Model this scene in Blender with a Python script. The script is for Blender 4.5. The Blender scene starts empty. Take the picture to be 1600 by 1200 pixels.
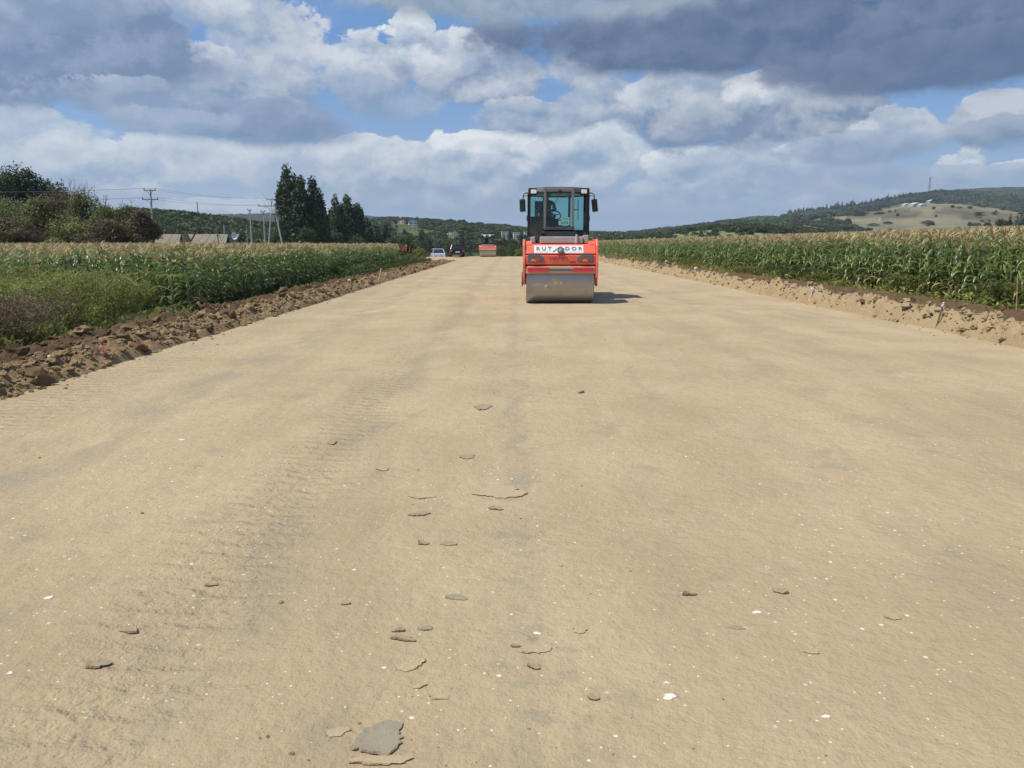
import bpy, bmesh, math, random
import numpy as np
from mathutils import Vector, Matrix

random.seed(7); RNG = np.random.default_rng(7)
scene = bpy.context.scene
COL = scene.collection
R = math.radians

# ------------------------------------------------------------ camera
PITCH = R(10.3); FPX = 1210.0; EYE = 1.5
cam_d = bpy.data.cameras.new('camera'); cam = bpy.data.objects.new('camera', cam_d); COL.objects.link(cam)
cam.location = (0, 0, EYE); cam.rotation_euler = (R(90) - PITCH, 0, 0)
cam_d.sensor_width = 36; cam_d.lens = 36 * FPX / 1600; cam_d.clip_start = .1; cam_d.clip_end = 20000
scene.camera = cam

def ray(px, py):
    u = (px - 800) / FPX; v = (600 - py) / FPX
    return np.array([u, math.cos(PITCH) + v * math.sin(PITCH), -math.sin(PITCH) + v * math.cos(PITCH)])
def at(px, py, Y):
    d = ray(px, py); t = Y / d[1]
    return Vector((d[0] * t, Y, EYE + d[2] * t))
def azel(px, py):
    d = ray(px, py); return math.atan2(d[0], d[1]), d[2] / math.hypot(d[0], d[1])
def lin(c):
    return tuple(((x / 255) / 12.92 if x / 255 <= .04045 else ((x / 255 + .055) / 1.055) ** 2.4) for x in c)

# ------------------------------------------------------------ light
SUNV = Vector((-1.5, -0.62, 2.7)).normalized()
sun_d = bpy.data.lights.new('sun', 'SUN'); sun = bpy.data.objects.new('sun', sun_d); COL.objects.link(sun)
sun_d.energy = 4.9; sun_d.angle = R(.55); sun_d.color = (1, .945, .85)
sun.rotation_euler = SUNV.to_track_quat('Z', 'Y').to_euler(); sun.location = (-20, -10, 40)
scene.view_settings.view_transform = 'Standard'; scene.view_settings.look = 'None'
scene.view_settings.exposure = 0; scene.view_settings.gamma = 1; scene.view_settings.use_curve_mapping = False

class NT:
    """tiny helper for building node trees"""
    def __init__(s, nt): s.nt = nt; s.n = nt.nodes; s.l = nt.links
    def node(s, typ, **kw):
        n = s.n.new(typ)
        for k, v in kw.items(): setattr(n, k, v)
        return n
    def put(s, sock, v):
        if isinstance(v, bpy.types.NodeSocket): s.l.new(v, sock)
        elif v is not None: sock.default_value = v
    def m(s, op, a, b=None, c=None, clamp=False):
        n = s.node('ShaderNodeMath', operation=op, use_clamp=clamp)
        s.put(n.inputs[0], a); s.put(n.inputs[1], b)
        if c is not None: s.put(n.inputs[2], c)
        return n.outputs[0]
    def vm(s, op, a, b=None):
        n = s.node('ShaderNodeVectorMath', operation=op)
        s.put(n.inputs[0], a); s.put(n.inputs[1], b); return n.outputs[0]
    def mix(s, f, a, b, mode='MIX'):
        n = s.node('ShaderNodeMix', data_type='RGBA', blend_type=mode)
        s.put(n.inputs[0], f); s.put(n.inputs[6], a if not isinstance(a, tuple) else (*a[:3], 1))
        s.put(n.inputs[7], b if not isinstance(b, tuple) else (*b[:3], 1)); return n.outputs[2]
    def noise(s, vec, scale, detail=2, rough=.5, dist=0.):
        n = s.node('ShaderNodeTexNoise'); s.put(n.inputs['Vector'], vec)
        n.inputs['Scale'].default_value = scale; n.inputs['Detail'].default_value = detail
        n.inputs['Roughness'].default_value = rough; n.inputs['Distortion'].default_value = dist
        return n.outputs[0]
    def step(s, v, a, b, lo=0., hi=1., smooth=True):
        n = s.node('ShaderNodeMapRange', interpolation_type='SMOOTHSTEP' if smooth else 'LINEAR')
        s.put(n.inputs[0], v); s.put(n.inputs[1], a); s.put(n.inputs[2], b); n.inputs[3].default_value = lo; n.inputs[4].default_value = hi
        return n.outputs[0]
    def scl(s, vec, sc, loc=(0, 0, 0)):
        n = s.node('ShaderNodeMapping'); s.put(n.inputs[0], vec); n.inputs[1].default_value = loc; n.inputs[3].default_value = sc
        return n.outputs[0]

# ------------------------------------------------------------ sky: Nishita behind procedural cumulus
world = bpy.data.worlds.new('World'); scene.world = world; world.use_nodes = True
def build_sky():
    nt = world.node_tree; nt.nodes.clear(); N = NT(nt)
    out = N.node('ShaderNodeOutputWorld'); bg = N.node('ShaderNodeBackground'); bg.inputs[1].default_value = .1
    sky = N.node('ShaderNodeTexSky', sky_type='NISHITA'); sky.sun_disc = False
    sky.sun_elevation = math.asin(SUNV.z); sky.sun_rotation = math.atan2(SUNV.x, SUNV.y)
    sky.altitude = 100; sky.air_density = 1.; sky.dust_density = .6; sky.ozone_density = 1.5
    d = N.node('ShaderNodeTexCoord').outputs['Generated']
    sp = N.node('ShaderNodeSeparateXYZ'); N.put(sp.inputs[0], d); x, y, z = sp.outputs
    az = N.m('ARCTAN2', x, y)
    h = N.m('SQRT', N.m('ADD', N.m('MULTIPLY', x, x), N.m('MULTIPLY', y, y)))
    el = N.m('DIVIDE', z, N.m('MAXIMUM', h, .12))
    warp = N.node('ShaderNodeTexNoise'); N.put(warp.inputs['Vector'], N.scl(d, (1, 1, 1.4))); warp.inputs['Scale'].default_value = 14; warp.inputs['Detail'].default_value = 7; warp.inputs['Roughness'].default_value = .7
    wofs = N.vm('SCALE', N.vm('SUBTRACT', warp.outputs['Color'], (.5, .5, .5))); wofs.node.inputs['Scale'].default_value = .11
    def field(vec, fine):
        p = N.vm('ADD', vec, wofs)
        def vor(sc):
            v = N.node('ShaderNodeTexVoronoi', feature='F1'); N.put(v.inputs['Vector'], p); v.inputs['Scale'].default_value = sc
            return N.m('POWER', v.outputs['Distance'], 1.6)
        s_ = N.m('MULTIPLY_ADD', vor(11), -1.25, .45); s_ = N.m('MULTIPLY_ADD', vor(25), -.85, N.m('ADD', s_, .30))
        low = N.noise(vec, 6.5, 9, .66)
        return N.m('ADD', s_, N.m('MULTIPLY_ADD', low, 2.6, -1.3))
    v0 = N.scl(d, (1, 1, 1.55)); v1 = N.scl(d, (1, 1, 1.55), (-.012, 0, .028))
    D0 = field(v0, True); D1 = field(v1, True)
    fine = N.noise(v0, 30, 8, .62)
    relief = N.m('MULTIPLY_ADD', N.m('SUBTRACT', D0, D1), .70, N.m('MULTIPLY_ADD', fine, .8, -.40))
    S = lambda c: tuple(v * 10 for v in lin(c))
    blue = N.mix(1., sky.outputs[0], (.80, .98, 1.18), 'MULTIPLY')
    cur = N.mix(.45, blue, S((98, 152, 218)))
    # low haze towards the horizon
    cur = N.mix(N.step(el, .20, .0, 0, .85), cur, S((160, 184, 214)))
    # general cloud field all round the sky
    big = N.noise(N.scl(d, (1, 1, 1.9), (3.1, 1.2, 0)), 2.3, 6, .55)
    gm = N.step(N.m('MULTIPLY_ADD', D0, .08, big), .50, .62)
    infr = N.m('MULTIPLY', N.step(N.m('ABSOLUTE', az), .62, .80), 1.)
    infr = N.m('MAXIMUM', infr, N.step(el, .36, .50))
    gcol = N.mix(N.m('MULTIPLY_ADD', relief, .9, .5, clamp=True), S((128, 142, 176)), S((206, 211, 224)))
    cur = N.mix(N.m('MULTIPLY', gm, N.m('MULTIPLY_ADD', infr, .85, .10)), cur, gcol)
    DK = (108, 121, 156); MD = (138, 153, 188); LT = (220, 223, 233); WH = (243, 244, 247); PAL = (176, 188, 212)
    # (px, py, rx, ry, dark, bright, soft edge width, noise amplitude, opacity, lift)
    B = [
     (300, 318, 420, 22, (150, 169, 202), PAL, .8, .35, .7, .1),
     (1000, 330, 420, 20, (150, 170, 203), (178, 192, 216), .8, .35, .7, .1),
     (1450, 318, 260, 18, (160, 176, 206), (190, 200, 220), .7, .4, .7, .1),
     (1080, 300, 130, 22, (146, 164, 200), LT, .5, .42, .75, .1),
     (880, 300, 100, 24, (146, 163, 198), PAL, .5, .42, .8, .1),
     (1270, 300, 110, 18, (150, 168, 202), LT, .5, .42, .7, .1),
     (700, 318, 120, 20, (146, 164, 200), PAL, .5, .42, .75, .05),
     (400, 325, 130, 16, (165, 180, 208), LT, .5, .42, .6, .2),
     (130, 262, 120, 44, (158, 171, 202), LT, .45, .40, .92, .15),
     (330, 255, 190, 42, (160, 174, 204), LT, .45, .40, .92, .22),
     (60, 205, 100, 34, (165, 178, 207), LT, .5, .4, .85, .2),
     (520, 290, 120, 36, (154, 170, 203), PAL, .7, .35, .85, .1),
     (600, 262, 95, 46, (156, 170, 202), LT, .35, .36, .95, .18),
     (740, 262, 150, 50, (148, 163, 197), LT, .35, .36, .96, .12),
     (770, 222, 110, 16, (190, 198, 216), WH, .25, .45, .9, .4),
     (930, 250, 90, 52, (150, 165, 199), LT, .30, .36, .95, .22),
     (955, 208, 40, 22, (180, 190, 212), WH, .30, .36, .9, .3),
     (1085, 262, 80, 34, (150, 166, 199), WH, .40, .42, .85, .12),
     (1220, 262, 150, 40, (146, 163, 198), (192, 200, 218), .5, .42, .85, .10),
     (1265, 240, 60, 20, (176, 186, 208), WH, .5, .42, .7, .2),
     (1500, 256, 36, 20, (176, 188, 212), WH, .4, .55, .9, .2),
     (1580, 275, 70, 18, (166, 180, 208), WH, .5, .6, .75, .1),
     (1400, 282, 190, 22, (150, 167, 200), PAL, .6, .4, .75, .1),
     (572, 115, 58, 56, (134, 149, 186), LT, .40, .34, .94, .20),
     (600, 160, 100, 34, (138, 154, 191), (176, 188, 212), .7, .35, .8, 0.),
     (735, 118, 120, 46, (128, 142, 180), (208, 210, 222), .35, .32, .97, .14),
     (645, 68, 46, 42, (150, 162, 194), WH, .35, .42, .95, .18),
     (700, 84, 60, 36, (150, 162, 194), LT, .35, .30, .95, .2),
     (840, 186, 110, 28, (132, 148, 184), (198, 203, 216), .5, .40, .9, .08),
     (925, 105, 78, 56, (146, 161, 194), (204, 208, 221), .5, .40, .88, .18),
     (935, 160, 70, 40, (136, 152, 188), (196, 202, 216), .5, .40, .88, .1),
     (1060, 195, 66, 42, (106, 126, 168), (136, 154, 188), .4, .36, .93, 0.),
     (1180, 176, 200, 52, (120, 134, 172), (196, 200, 213), .30, .33, .97, .10),
     (1030, 150, 60, 30, (146, 158, 190), LT, .35, .36, .9, .2),
     (1080, 130, 90, 40, (146, 158, 190), (206, 208, 218), .40, .36, .92, .2),
     (1210, 135, 80, 30, (158, 168, 194), (236, 236, 240), .35, .4, .9, .3),
     (1300, 188, 84, 42, (118, 134, 172), (200, 203, 214), .35, .34, .95, .10),
     (1410, 200, 52, 38, (146, 160, 192), (212, 215, 226), .35, .48, .94, .1),
     (1340, 236, 120, 22, (138, 154, 190), (176, 188, 210), .6, .38, .85, 0.),
     (1566, 180, 74, 40, (120, 136, 172), (204, 208, 219), .35, .34, .95, .12),
     (1575, 214, 70, 24, (118, 136, 172), (146, 160, 190), .8, .5, .6, 0.),
     (440, 80, 66, 80, (150, 162, 194), (212, 215, 227), .35, .34, .97, .22),
     (380, 30, 80, 60, (150, 162, 194), (212, 215, 227), .35, .34, .95, .26),
     (270, 24, 60, 34, (150, 162, 194), (196, 202, 218), .5, .34, .8, .1),
     (290, 110, 90, 50, (146, 157, 189), (212, 213, 223), .35, .34, .97, .20),
     (390, 140, 120, 50, (136, 150, 186), (200, 204, 218), .4, .34, .95, .05),
     (60, 80, 250, 86, (112, 128, 170), (158, 170, 203), .45, .30, .97, -.04),
     (180, 60, 120, 60, (116, 130, 170), (160, 172, 204), .5, .30, .9, -.06),
     (230, 160, 150, 34, (136, 149, 185), (180, 190, 213), .5, .34, .9, .0),
     (395, 196, 150, 36, (116, 133, 174), (150, 163, 197), .6, .26, .95, -.06),
     (260, 192, 120, 24, (140, 155, 190), (170, 182, 209), .7, .30, .85, 0.),
     (60, 10, 140, 40, (132, 146, 182), (168, 180, 208), .6, .34, .85, .0),
     (1260, 55, 470, 62, (84, 98, 139), (116, 129, 162), .45, .24, .98, .00),
     (830, 2, 320, 36, (140, 151, 174), (176, 183, 198), .7, .30, .88, .06),
     (1500, 100, 230, 46, (88, 102, 143), (108, 122, 157), .5, .24, .97, -.04),
    ]
    for px, py, rx, ry, dk, br, w, amp, op, lift in B:
        a0, e0 = azel(px, py); rx /= FPX * 1.0; ry /= FPX * 1.0
        dx = N.m('MULTIPLY_ADD', az, 1 / rx, -a0 / rx); v = N.m('MULTIPLY_ADD', el, 1 / ry, -e0 / ry)
        q = N.m('SUBTRACT', 1.04, N.m('SQRT', N.m('ADD', N.m('MULTIPLY', dx, dx), N.m('MULTIPLY', v, v))))
        f = N.m('MULTIPLY_ADD', D0, amp * 1.15, q)
        wv = N.m('MULTIPLY_ADD', v, -w * .5, w * .6); wv = N.m('MAXIMUM', wv, .10)
        mk_ = N.m('DIVIDE', f, wv, clamp=True)
        mk_ = N.m('MULTIPLY', N.step(mk_, 0., 1.), op)
        lum = N.m('ADD', N.m('MULTIPLY_ADD', v, .42, N.m('MULTIPLY_ADD', dx, -.08, .33 + lift)), N.m('MULTIPLY', relief, .92), clamp=True)
        cur = N.mix(mk_, cur, N.mix(lum, S((dk[0] - 8, dk[1] + 3, dk[2] - 2)), S((br[0], br[1] + 2, br[2]))))
    # ground colour below the horizon
    cur = N.mix(N.step(z, -.005, -.04), cur, S((110, 112, 96)))
    N.put(bg.inputs[0], cur); N.l.new(bg.outputs[0], out.inputs[0])
build_sky()

# ------------------------------------------------------------ numpy noise
def _h(ix, iy, s):
    n = (ix.astype(np.int64) * 374761393 + iy.astype(np.int64) * 668265263 + s * 1274126177) & 0xffffffff
    n = ((n ^ (n >> 13)) * 1274126177) & 0xffffffff
    return ((n ^ (n >> 16)) & 0xffffff) / float(0xffffff)
def vnoise(x, y, s=0):
    x = np.asarray(x, float); y = np.asarray(y, float)
    ix = np.floor(x); iy = np.floor(y); fx = x - ix; fy = y - iy
    fx = fx * fx * (3 - 2 * fx); fy = fy * fy * (3 - 2 * fy)
    a = _h(ix, iy, s); b = _h(ix + 1, iy, s); c = _h(ix, iy + 1, s); d = _h(ix + 1, iy + 1, s)
    return (a * (1 - fx) + b * fx) * (1 - fy) + (c * (1 - fx) + d * fx) * fy
def fbm(x, y, o=4, s=0):
    r = 0; a = .5
    for i in range(o): r = r + a * vnoise(x * 2 ** i + i * 17.3, y * 2 ** i - i * 9.1, s + i); a *= .5
    return r / (1 - .5 ** o)
def worley(x, y, s=0):
    ix = np.floor(x); iy = np.floor(y); best = np.full(np.shape(x), 9.); hid = np.zeros(np.shape(x))
    for dx in (-1, 0, 1):
        for dy in (-1, 0, 1):
            cx = ix + dx; cy = iy + dy
            d = (x - cx - _h(cx, cy, s)) ** 2 + (y - cy - _h(cx, cy, s + 5)) ** 2
            k = d < best; best = np.where(k, d, best); hid = np.where(k, _h(cx, cy, s + 9), hid)
    return np.sqrt(best), hid
def sm(a, b, x):
    t = np.clip((np.asarray(x, float) - a) / (b - a), 0, 1); return t * t * (3 - 2 * t)

# ------------------------------------------------------------ object helpers
def tag(o, label=None, cat=None, group=None, kind=None):
    if label: o['label'] = label
    if cat: o['category'] = cat
    if group: o['group'] = group
    if kind: o['kind'] = kind
    return o
def link(name, me, parent=None, loc=None, rot=None, scale=None):
    o = bpy.data.objects.new(name, me); COL.objects.link(o)
    if parent: o.parent = parent
    if loc is not None: o.location = loc
    if rot is not None: o.rotation_euler = rot
    if scale is not None: o.scale = (scale,) * 3 if isinstance(scale, (int, float)) else scale
    return o
def empty(name, label, cat, loc=(0, 0, 0), rz=0., group=None, scale=1.):
    o = link(name, None, None, loc, (0, 0, rz), scale); o.empty_display_size = .2
    return tag(o, label, cat, group)
def npmesh(name, V, F, mats=None, smooth=False, midx=None, tint=None):
    V = np.asarray(V, np.float32); me = bpy.data.meshes.new(name)
    Fs = F if isinstance(F, list) else [F]
    Fs = [np.asarray(f, np.int32) for f in Fs if len(f)]
    nl = sum(f.size for f in Fs); npoly = sum(len(f) for f in Fs)
    me.vertices.add(len(V)); me.vertices.foreach_set('co', V.ravel())
    me.loops.add(nl); me.polygons.add(npoly)
    me.loops.foreach_set('vertex_index', np.concatenate([f.ravel() for f in Fs]))
    tot = np.concatenate([np.full(len(f), f.shape[1], np.int32) for f in Fs])
    st = np.concatenate([[0], np.cumsum(tot)[:-1]]).astype(np.int32)
    me.polygons.foreach_set('loop_start', st)
    for m_ in (mats if isinstance(mats, (list, tuple)) else [mats] if mats else []): me.materials.append(m_)
    if midx is not None: me.polygons.foreach_set('material_index', np.asarray(midx, np.int32))
    me.polygons.foreach_set('use_smooth', np.full(npoly, smooth))
    if tint is not None:
        at_ = me.attributes.new('tint', 'FLOAT', 'POINT'); at_.data.foreach_set('value', np.asarray(tint, np.float32))
    me.update(calc_edges=True); me.validate()
    return me
def grid_faces(nr, nc):
    i = np.arange(nr - 1)[:, None] * nc + np.arange(nc - 1)[None, :]
    return np.stack([i, i + 1, i + nc + 1, i + nc], -1).reshape(-1, 4)

class MB:
    """collects simple solids, then links them as one mesh object"""
    def __init__(s): s.v = []; s.f = []
    def add(s, vs, fs):
        b = len(s.v); s.v += [tuple(p) for p in vs]; s.f += [tuple(i + b for i in f) for f in fs]; return s
    def box(s, x0, x1, y0, y1, z0, z1):
        return s.add([(x, y, z) for z in (z0, z1) for y in (y0, y1) for x in (x0, x1)],
                     [(0, 2, 3, 1), (4, 5, 7, 6), (0, 1, 5, 4), (2, 6, 7, 3), (0, 4, 6, 2), (1, 3, 7, 5)])
    def hexa(s, lo, hi):
        return s.add(list(lo) + list(hi), [(3, 2, 1, 0), (4, 5, 6, 7), (0, 1, 5, 4), (1, 2, 6, 5), (2, 3, 7, 6), (3, 0, 4, 7)])
    def prism(s, poly, a0, a1, axis='x'):
        n = len(poly)
        def P(a, p): return {'x': (a, p[0], p[1]), 'y': (p[0], a, p[1]), 'z': (p[0], p[1], a)}[axis]
        return s.add([P(a0, p) for p in poly] + [P(a1, p) for p in poly],
                     [tuple(range(n))[::-1], tuple(range(n, 2 * n))] + [(i, (i + 1) % n, n + (i + 1) % n, n + i) for i in range(n)])
    def tube(s, pts, r, n=8, cap=True):
        pts = [Vector(p) for p in pts]; rs = r if isinstance(r, (list, tuple)) else [r] * len(pts)
        b = len(s.v); up = Vector((0, 0, 1)); last = None
        for i, p in enumerate(pts):
            t = ((pts[min(i + 1, len(pts) - 1)] - pts[max(i - 1, 0)])).normalized()
            a = t.cross(up)
            if a.length < .15: a = t.cross(Vector((1, 0, 0)))
            a.normalize()
            if last is not None and a.dot(last) < 0: a = -a
            last = a; c = t.cross(a)
            s.v += [tuple(p + (a * math.cos(k * 2 * math.pi / n) + c * math.sin(k * 2 * math.pi / n)) * rs[i]) for k in range(n)]
        for i in range(len(pts) - 1):
            for k in range(n):
                k2 = (k + 1) % n; s.f.append((b + i * n + k, b + i * n + k2, b + (i + 1) * n + k2, b + (i + 1) * n + k))
        if cap: s.f.append(tuple(b + k for k in range(n))[::-1]); s.f.append(tuple(b + (len(pts) - 1) * n + k for k in range(n)))
        return s
    def ball(s, c, r, n=10, m=6):
        r = r if isinstance(r, (tuple, list)) else (r, r, r); b = len(s.v)
        for i in range(1, m):
            th = math.pi * i / m
            for k in range(n):
                ph = 2 * math.pi * k / n
                s.v.append((c[0] + r[0] * math.sin(th) * math.cos(ph), c[1] + r[1] * math.sin(th) * math.sin(ph), c[2] + r[2] * math.cos(th)))
        t = len(s.v); s.v += [(c[0], c[1], c[2] + r[2]), (c[0], c[1], c[2] - r[2])]
        for i in range(m - 2):
            for k in range(n): s.f.append((b + i * n + k, b + (i + 1) * n + k, b + (i + 1) * n + (k + 1) % n, b + i * n + (k + 1) % n))
        for k in range(n):
            s.f.append((t, b + k, b + (k + 1) % n)); s.f.append((t + 1, b + (m - 2) * n + (k + 1) % n, b + (m - 2) * n + k))
        return s
    def mesh(s, name, mat, smooth=False):
        me = bpy.data.meshes.new(name); me.from_pydata(s.v, [], s.f); me.materials.append(mat)
        bm = bmesh.new(); bm.from_mesh(me); bmesh.ops.recalc_face_normals(bm, faces=bm.faces); bm.to_mesh(me); bm.free()
        if smooth:
            me.polygons.foreach_set('use_smooth', [True] * len(me.polygons))
            me.set_sharp_from_angle(angle=R(38))
        return me
    def build(s, name, mat, parent=None, smooth=False, bevel=0., **kw):
        o = link(name, s.mesh(name, mat, smooth), parent, **kw)
        if bevel:
            b = o.modifiers.new('bevel', 'BEVEL'); b.width = bevel; b.segments = 2; b.limit_method = 'ANGLE'; b.angle_limit = R(35)
        return o

# ------------------------------------------------------------ materials
def base_mat(name):
    m_ = bpy.data.materials.new(name); m_.use_nodes = True; nt = m_.node_tree; nt.nodes.clear(); N = NT(nt)
    out = N.node('ShaderNodeOutputMaterial'); b = N.node('ShaderNodeBsdfPrincipled'); N.l.new(b.outputs[0], out.inputs[0])
    return m_, N, b, out
def simple(name, col, rough=.6, metal=0., vary=.12, scale=6., dirt=None, bump=0.):
    """plain surface with slight mottling and optional dust colour"""
    m_, N, b, out = base_mat(name); tc = N.node('ShaderNodeTexCoord').outputs['Object']
    n = N.noise(tc, scale, 5, .6)
    c = N.mix(n, tuple(v * (1 - vary) for v in col), tuple(min(1, v * (1 + vary)) for v in col))
    if dirt:
        d = N.step(N.noise(tc, scale * .7, 7, .65), .50, .72); c = N.mix(N.m('MULTIPLY', d, dirt[1]), c, dirt[0])
        N.put(b.inputs['Roughness'], N.m('MULTIPLY_ADD', d, .35, rough, clamp=True))
    else: b.inputs['Roughness'].default_value = rough
    N.put(b.inputs['Base Color'], c); b.inputs['Metallic'].default_value = metal
    if bump:
        bp = N.node('ShaderNodeBump'); bp.inputs['Strength'].default_value = bump; bp.inputs['Distance'].default_value = .02
        N.put(bp.inputs['Height'], N.noise(tc, scale * 4, 6, .6)); N.l.new(bp.outputs[0], b.inputs['Normal'])
    return m_
def leafy(name, c0, c1, transl=.25, rough=.6, rand=.35):
    """foliage: colour by per-leaf tint attribute, shifted a little per plant"""
    m_, N, b, out = base_mat(name)
    a = N.node('ShaderNodeAttribute', attribute_name='tint').outputs['Fac']
    oi = N.node('ShaderNodeObjectInfo').outputs['Random']
    f = N.m('ADD', a, N.m('MULTIPLY_ADD', oi, rand, -rand / 2), clamp=True)
    c = N.mix(f, c0, c1); N.put(b.inputs['Base Color'], c); b.inputs['Roughness'].default_value = rough
    b.inputs['Specular IOR Level'].default_value = .55 if 'corn' in name else .3
    t = N.node('ShaderNodeBsdfTranslucent'); N.put(t.inputs[0], N.mix(.5, c, tuple(min(1, v * 1.5) for v in c1)))
    mx = N.node('ShaderNodeMixShader'); mx.inputs[0].default_value = transl
    N.l.new(b.outputs[0], mx.inputs[1]); N.l.new(t.outputs[0], mx.inputs[2]); N.l.new(mx.outputs[0], out.inputs[0])
    return m_
# ------------------------------------------------------------ terrain
XL, XR = -5.3, 7.45
def drop(y, y0=78., k=.0004, lim=6.):
    t = np.maximum(0, np.asarray(y, float) - y0); return -np.minimum(lim, k * t * t / (1 + t * .006))
RIDGES = [  # name, crest distance, foot distance, skyline of the bare ground in photo pixels (used as bearings)
 ('wood',   480, 170, [(-600,345),(0,348),(200,346),(250,348),(300,352),(350,357),(400,362),(440,368),(520,374),(600,386),(700,396),(760,402)]),
 ('blue',  3600, 2500, [(-600,345),(250,346),(330,343),(380,341),(430,341),(520,341),(600,347),(700,354),(900,366),(1000,372)]),
 ('village',1100, 330, [(380,362),(430,356),(520,351),(570,350),(620,349),(660,349),(700,352),(750,356),(800,362),(830,366),(900,369),(940,371),(990,374),(1050,380)]),
 ('meadow', 620, 230, [(880,398),(940,382),(1000,374),(1050,367),(1100,361),(1130,358),(1160,358),(1200,360),(1250,364),(1300,369),(1400,377),(1500,385),(1700,392)]),
 ('strip', 1400, 800, [(860,375),(900,371),(950,370),(1000,368),(1050,364),(1100,358),(1140,354),(1180,352),(1250,352),(1300,356),(1400,362),(1500,370)]),
 ('dry',   1750, 1000, [(1130,368),(1150,362),(1200,351),(1240,342),(1300,333),(1350,330),(1400,325),(1450,321),(1500,322),(1550,328),(1600,336),(1700,352),(1900,365)]),
 ('big',   2700, 1900, [(1000,372),(1100,357),(1180,346),(1220,341),(1250,338),(1300,334),(1350,326),(1400,317),(1440,309),(1470,304),(1500,305),(1530,308),(1600,313),(1700,313),(2200,325)]),
 ('ridge', 4300, 3400, [(1400,320),(1450,310),(1500,304),(1550,301),(1600,301),(1700,302),(2200,315)]),
]
RD = {}
for nm, Rr, r0, pts in RIDGES:
    a = [azel(p[0], p[1]) for p in pts]; RD[nm] = (Rr, r0, np.array([q[0] for q in a]), np.array([q[1] for q in a]))
def ridge_z(nm, az, r):
    Rr, r0, A, E = RD[nm]
    e = np.interp(az, A, E); edge = sm(A[0] - .05, A[0] + .04, az) * (1 - sm(A[-1] - .04, A[-1] + .10, az))
    top = EYE + Rr * e; prof = sm(r0, Rr, r) ** .85
    return np.where(r > Rr, top - (r - Rr) * .03, -7 + (top + 7) * prof) * edge - 30 * (1 - edge) * 0 + (-7) * (1 - edge)
def base_z(x, y):
    x = np.asarray(x, float); y = np.asarray(y, float)
    z = np.full(np.broadcast(x, y).shape, -.02) + 0 * x + 0 * y
    z = z - .18 * sm(-6.2, -7.4, x)
    z = np.where(x > 11, z + .034 * np.minimum(x - 11, 170), z)
    mid = sm(-30, -16, x) * (1 - sm(9, 13, x))
    det = drop(y, 92, .0013, 7); c = drop(y); lft = drop(y, 132, .0006, 7); rgt = drop(y, 215, .0005, 8)
    dz = np.where(x < -8, det, c)
    dz = np.where(x < -12, lft * (1 - mid) + det * mid, dz); dz = np.where(x > 9, rgt * (1 - mid) + c * mid, dz)
    z = z + dz
    r = np.hypot(x, y)
    return z + .12 * (fbm(x * .05, y * .05, 3, 3) - .5) * sm(10, 60, np.abs(x))
def in_road(x, y): return sm(XL - 1.2, XL - .5, x) * (1 - sm(XR + .4, XR + 1.1, x))
def H(x, y, road=True):
    x = np.asarray(x, float); y = np.asarray(y, float)
    z = base_z(x, y)
    az = np.arctan2(x, y); r = np.hypot(x, y)
    front = (y > 0)
    for nm in RD:
        zz = ridge_z(nm, az, r) + (fbm(x / 90, y / 90, 4, 11) - .5) * np.minimum(14, .008 * r)
        z = np.where(front & (r > RD[nm][1] * .9), np.maximum(z, zz), z)
    return z
def hit(px, py, lo=60, hi=5000):
    d = ray(px, py); hd = math.hypot(d[0], d[1]); rs = np.geomspace(lo, hi, 3000); t = rs / hd
    X = d[0] * t; Y = d[1] * t; Z = EYE + d[2] * t; g = H(X, Y); k = np.nonzero(Z <= g)[0]
    if not len(k): return None
    i = k[0]; return Vector((X[i], Y[i], g[i]))

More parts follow.
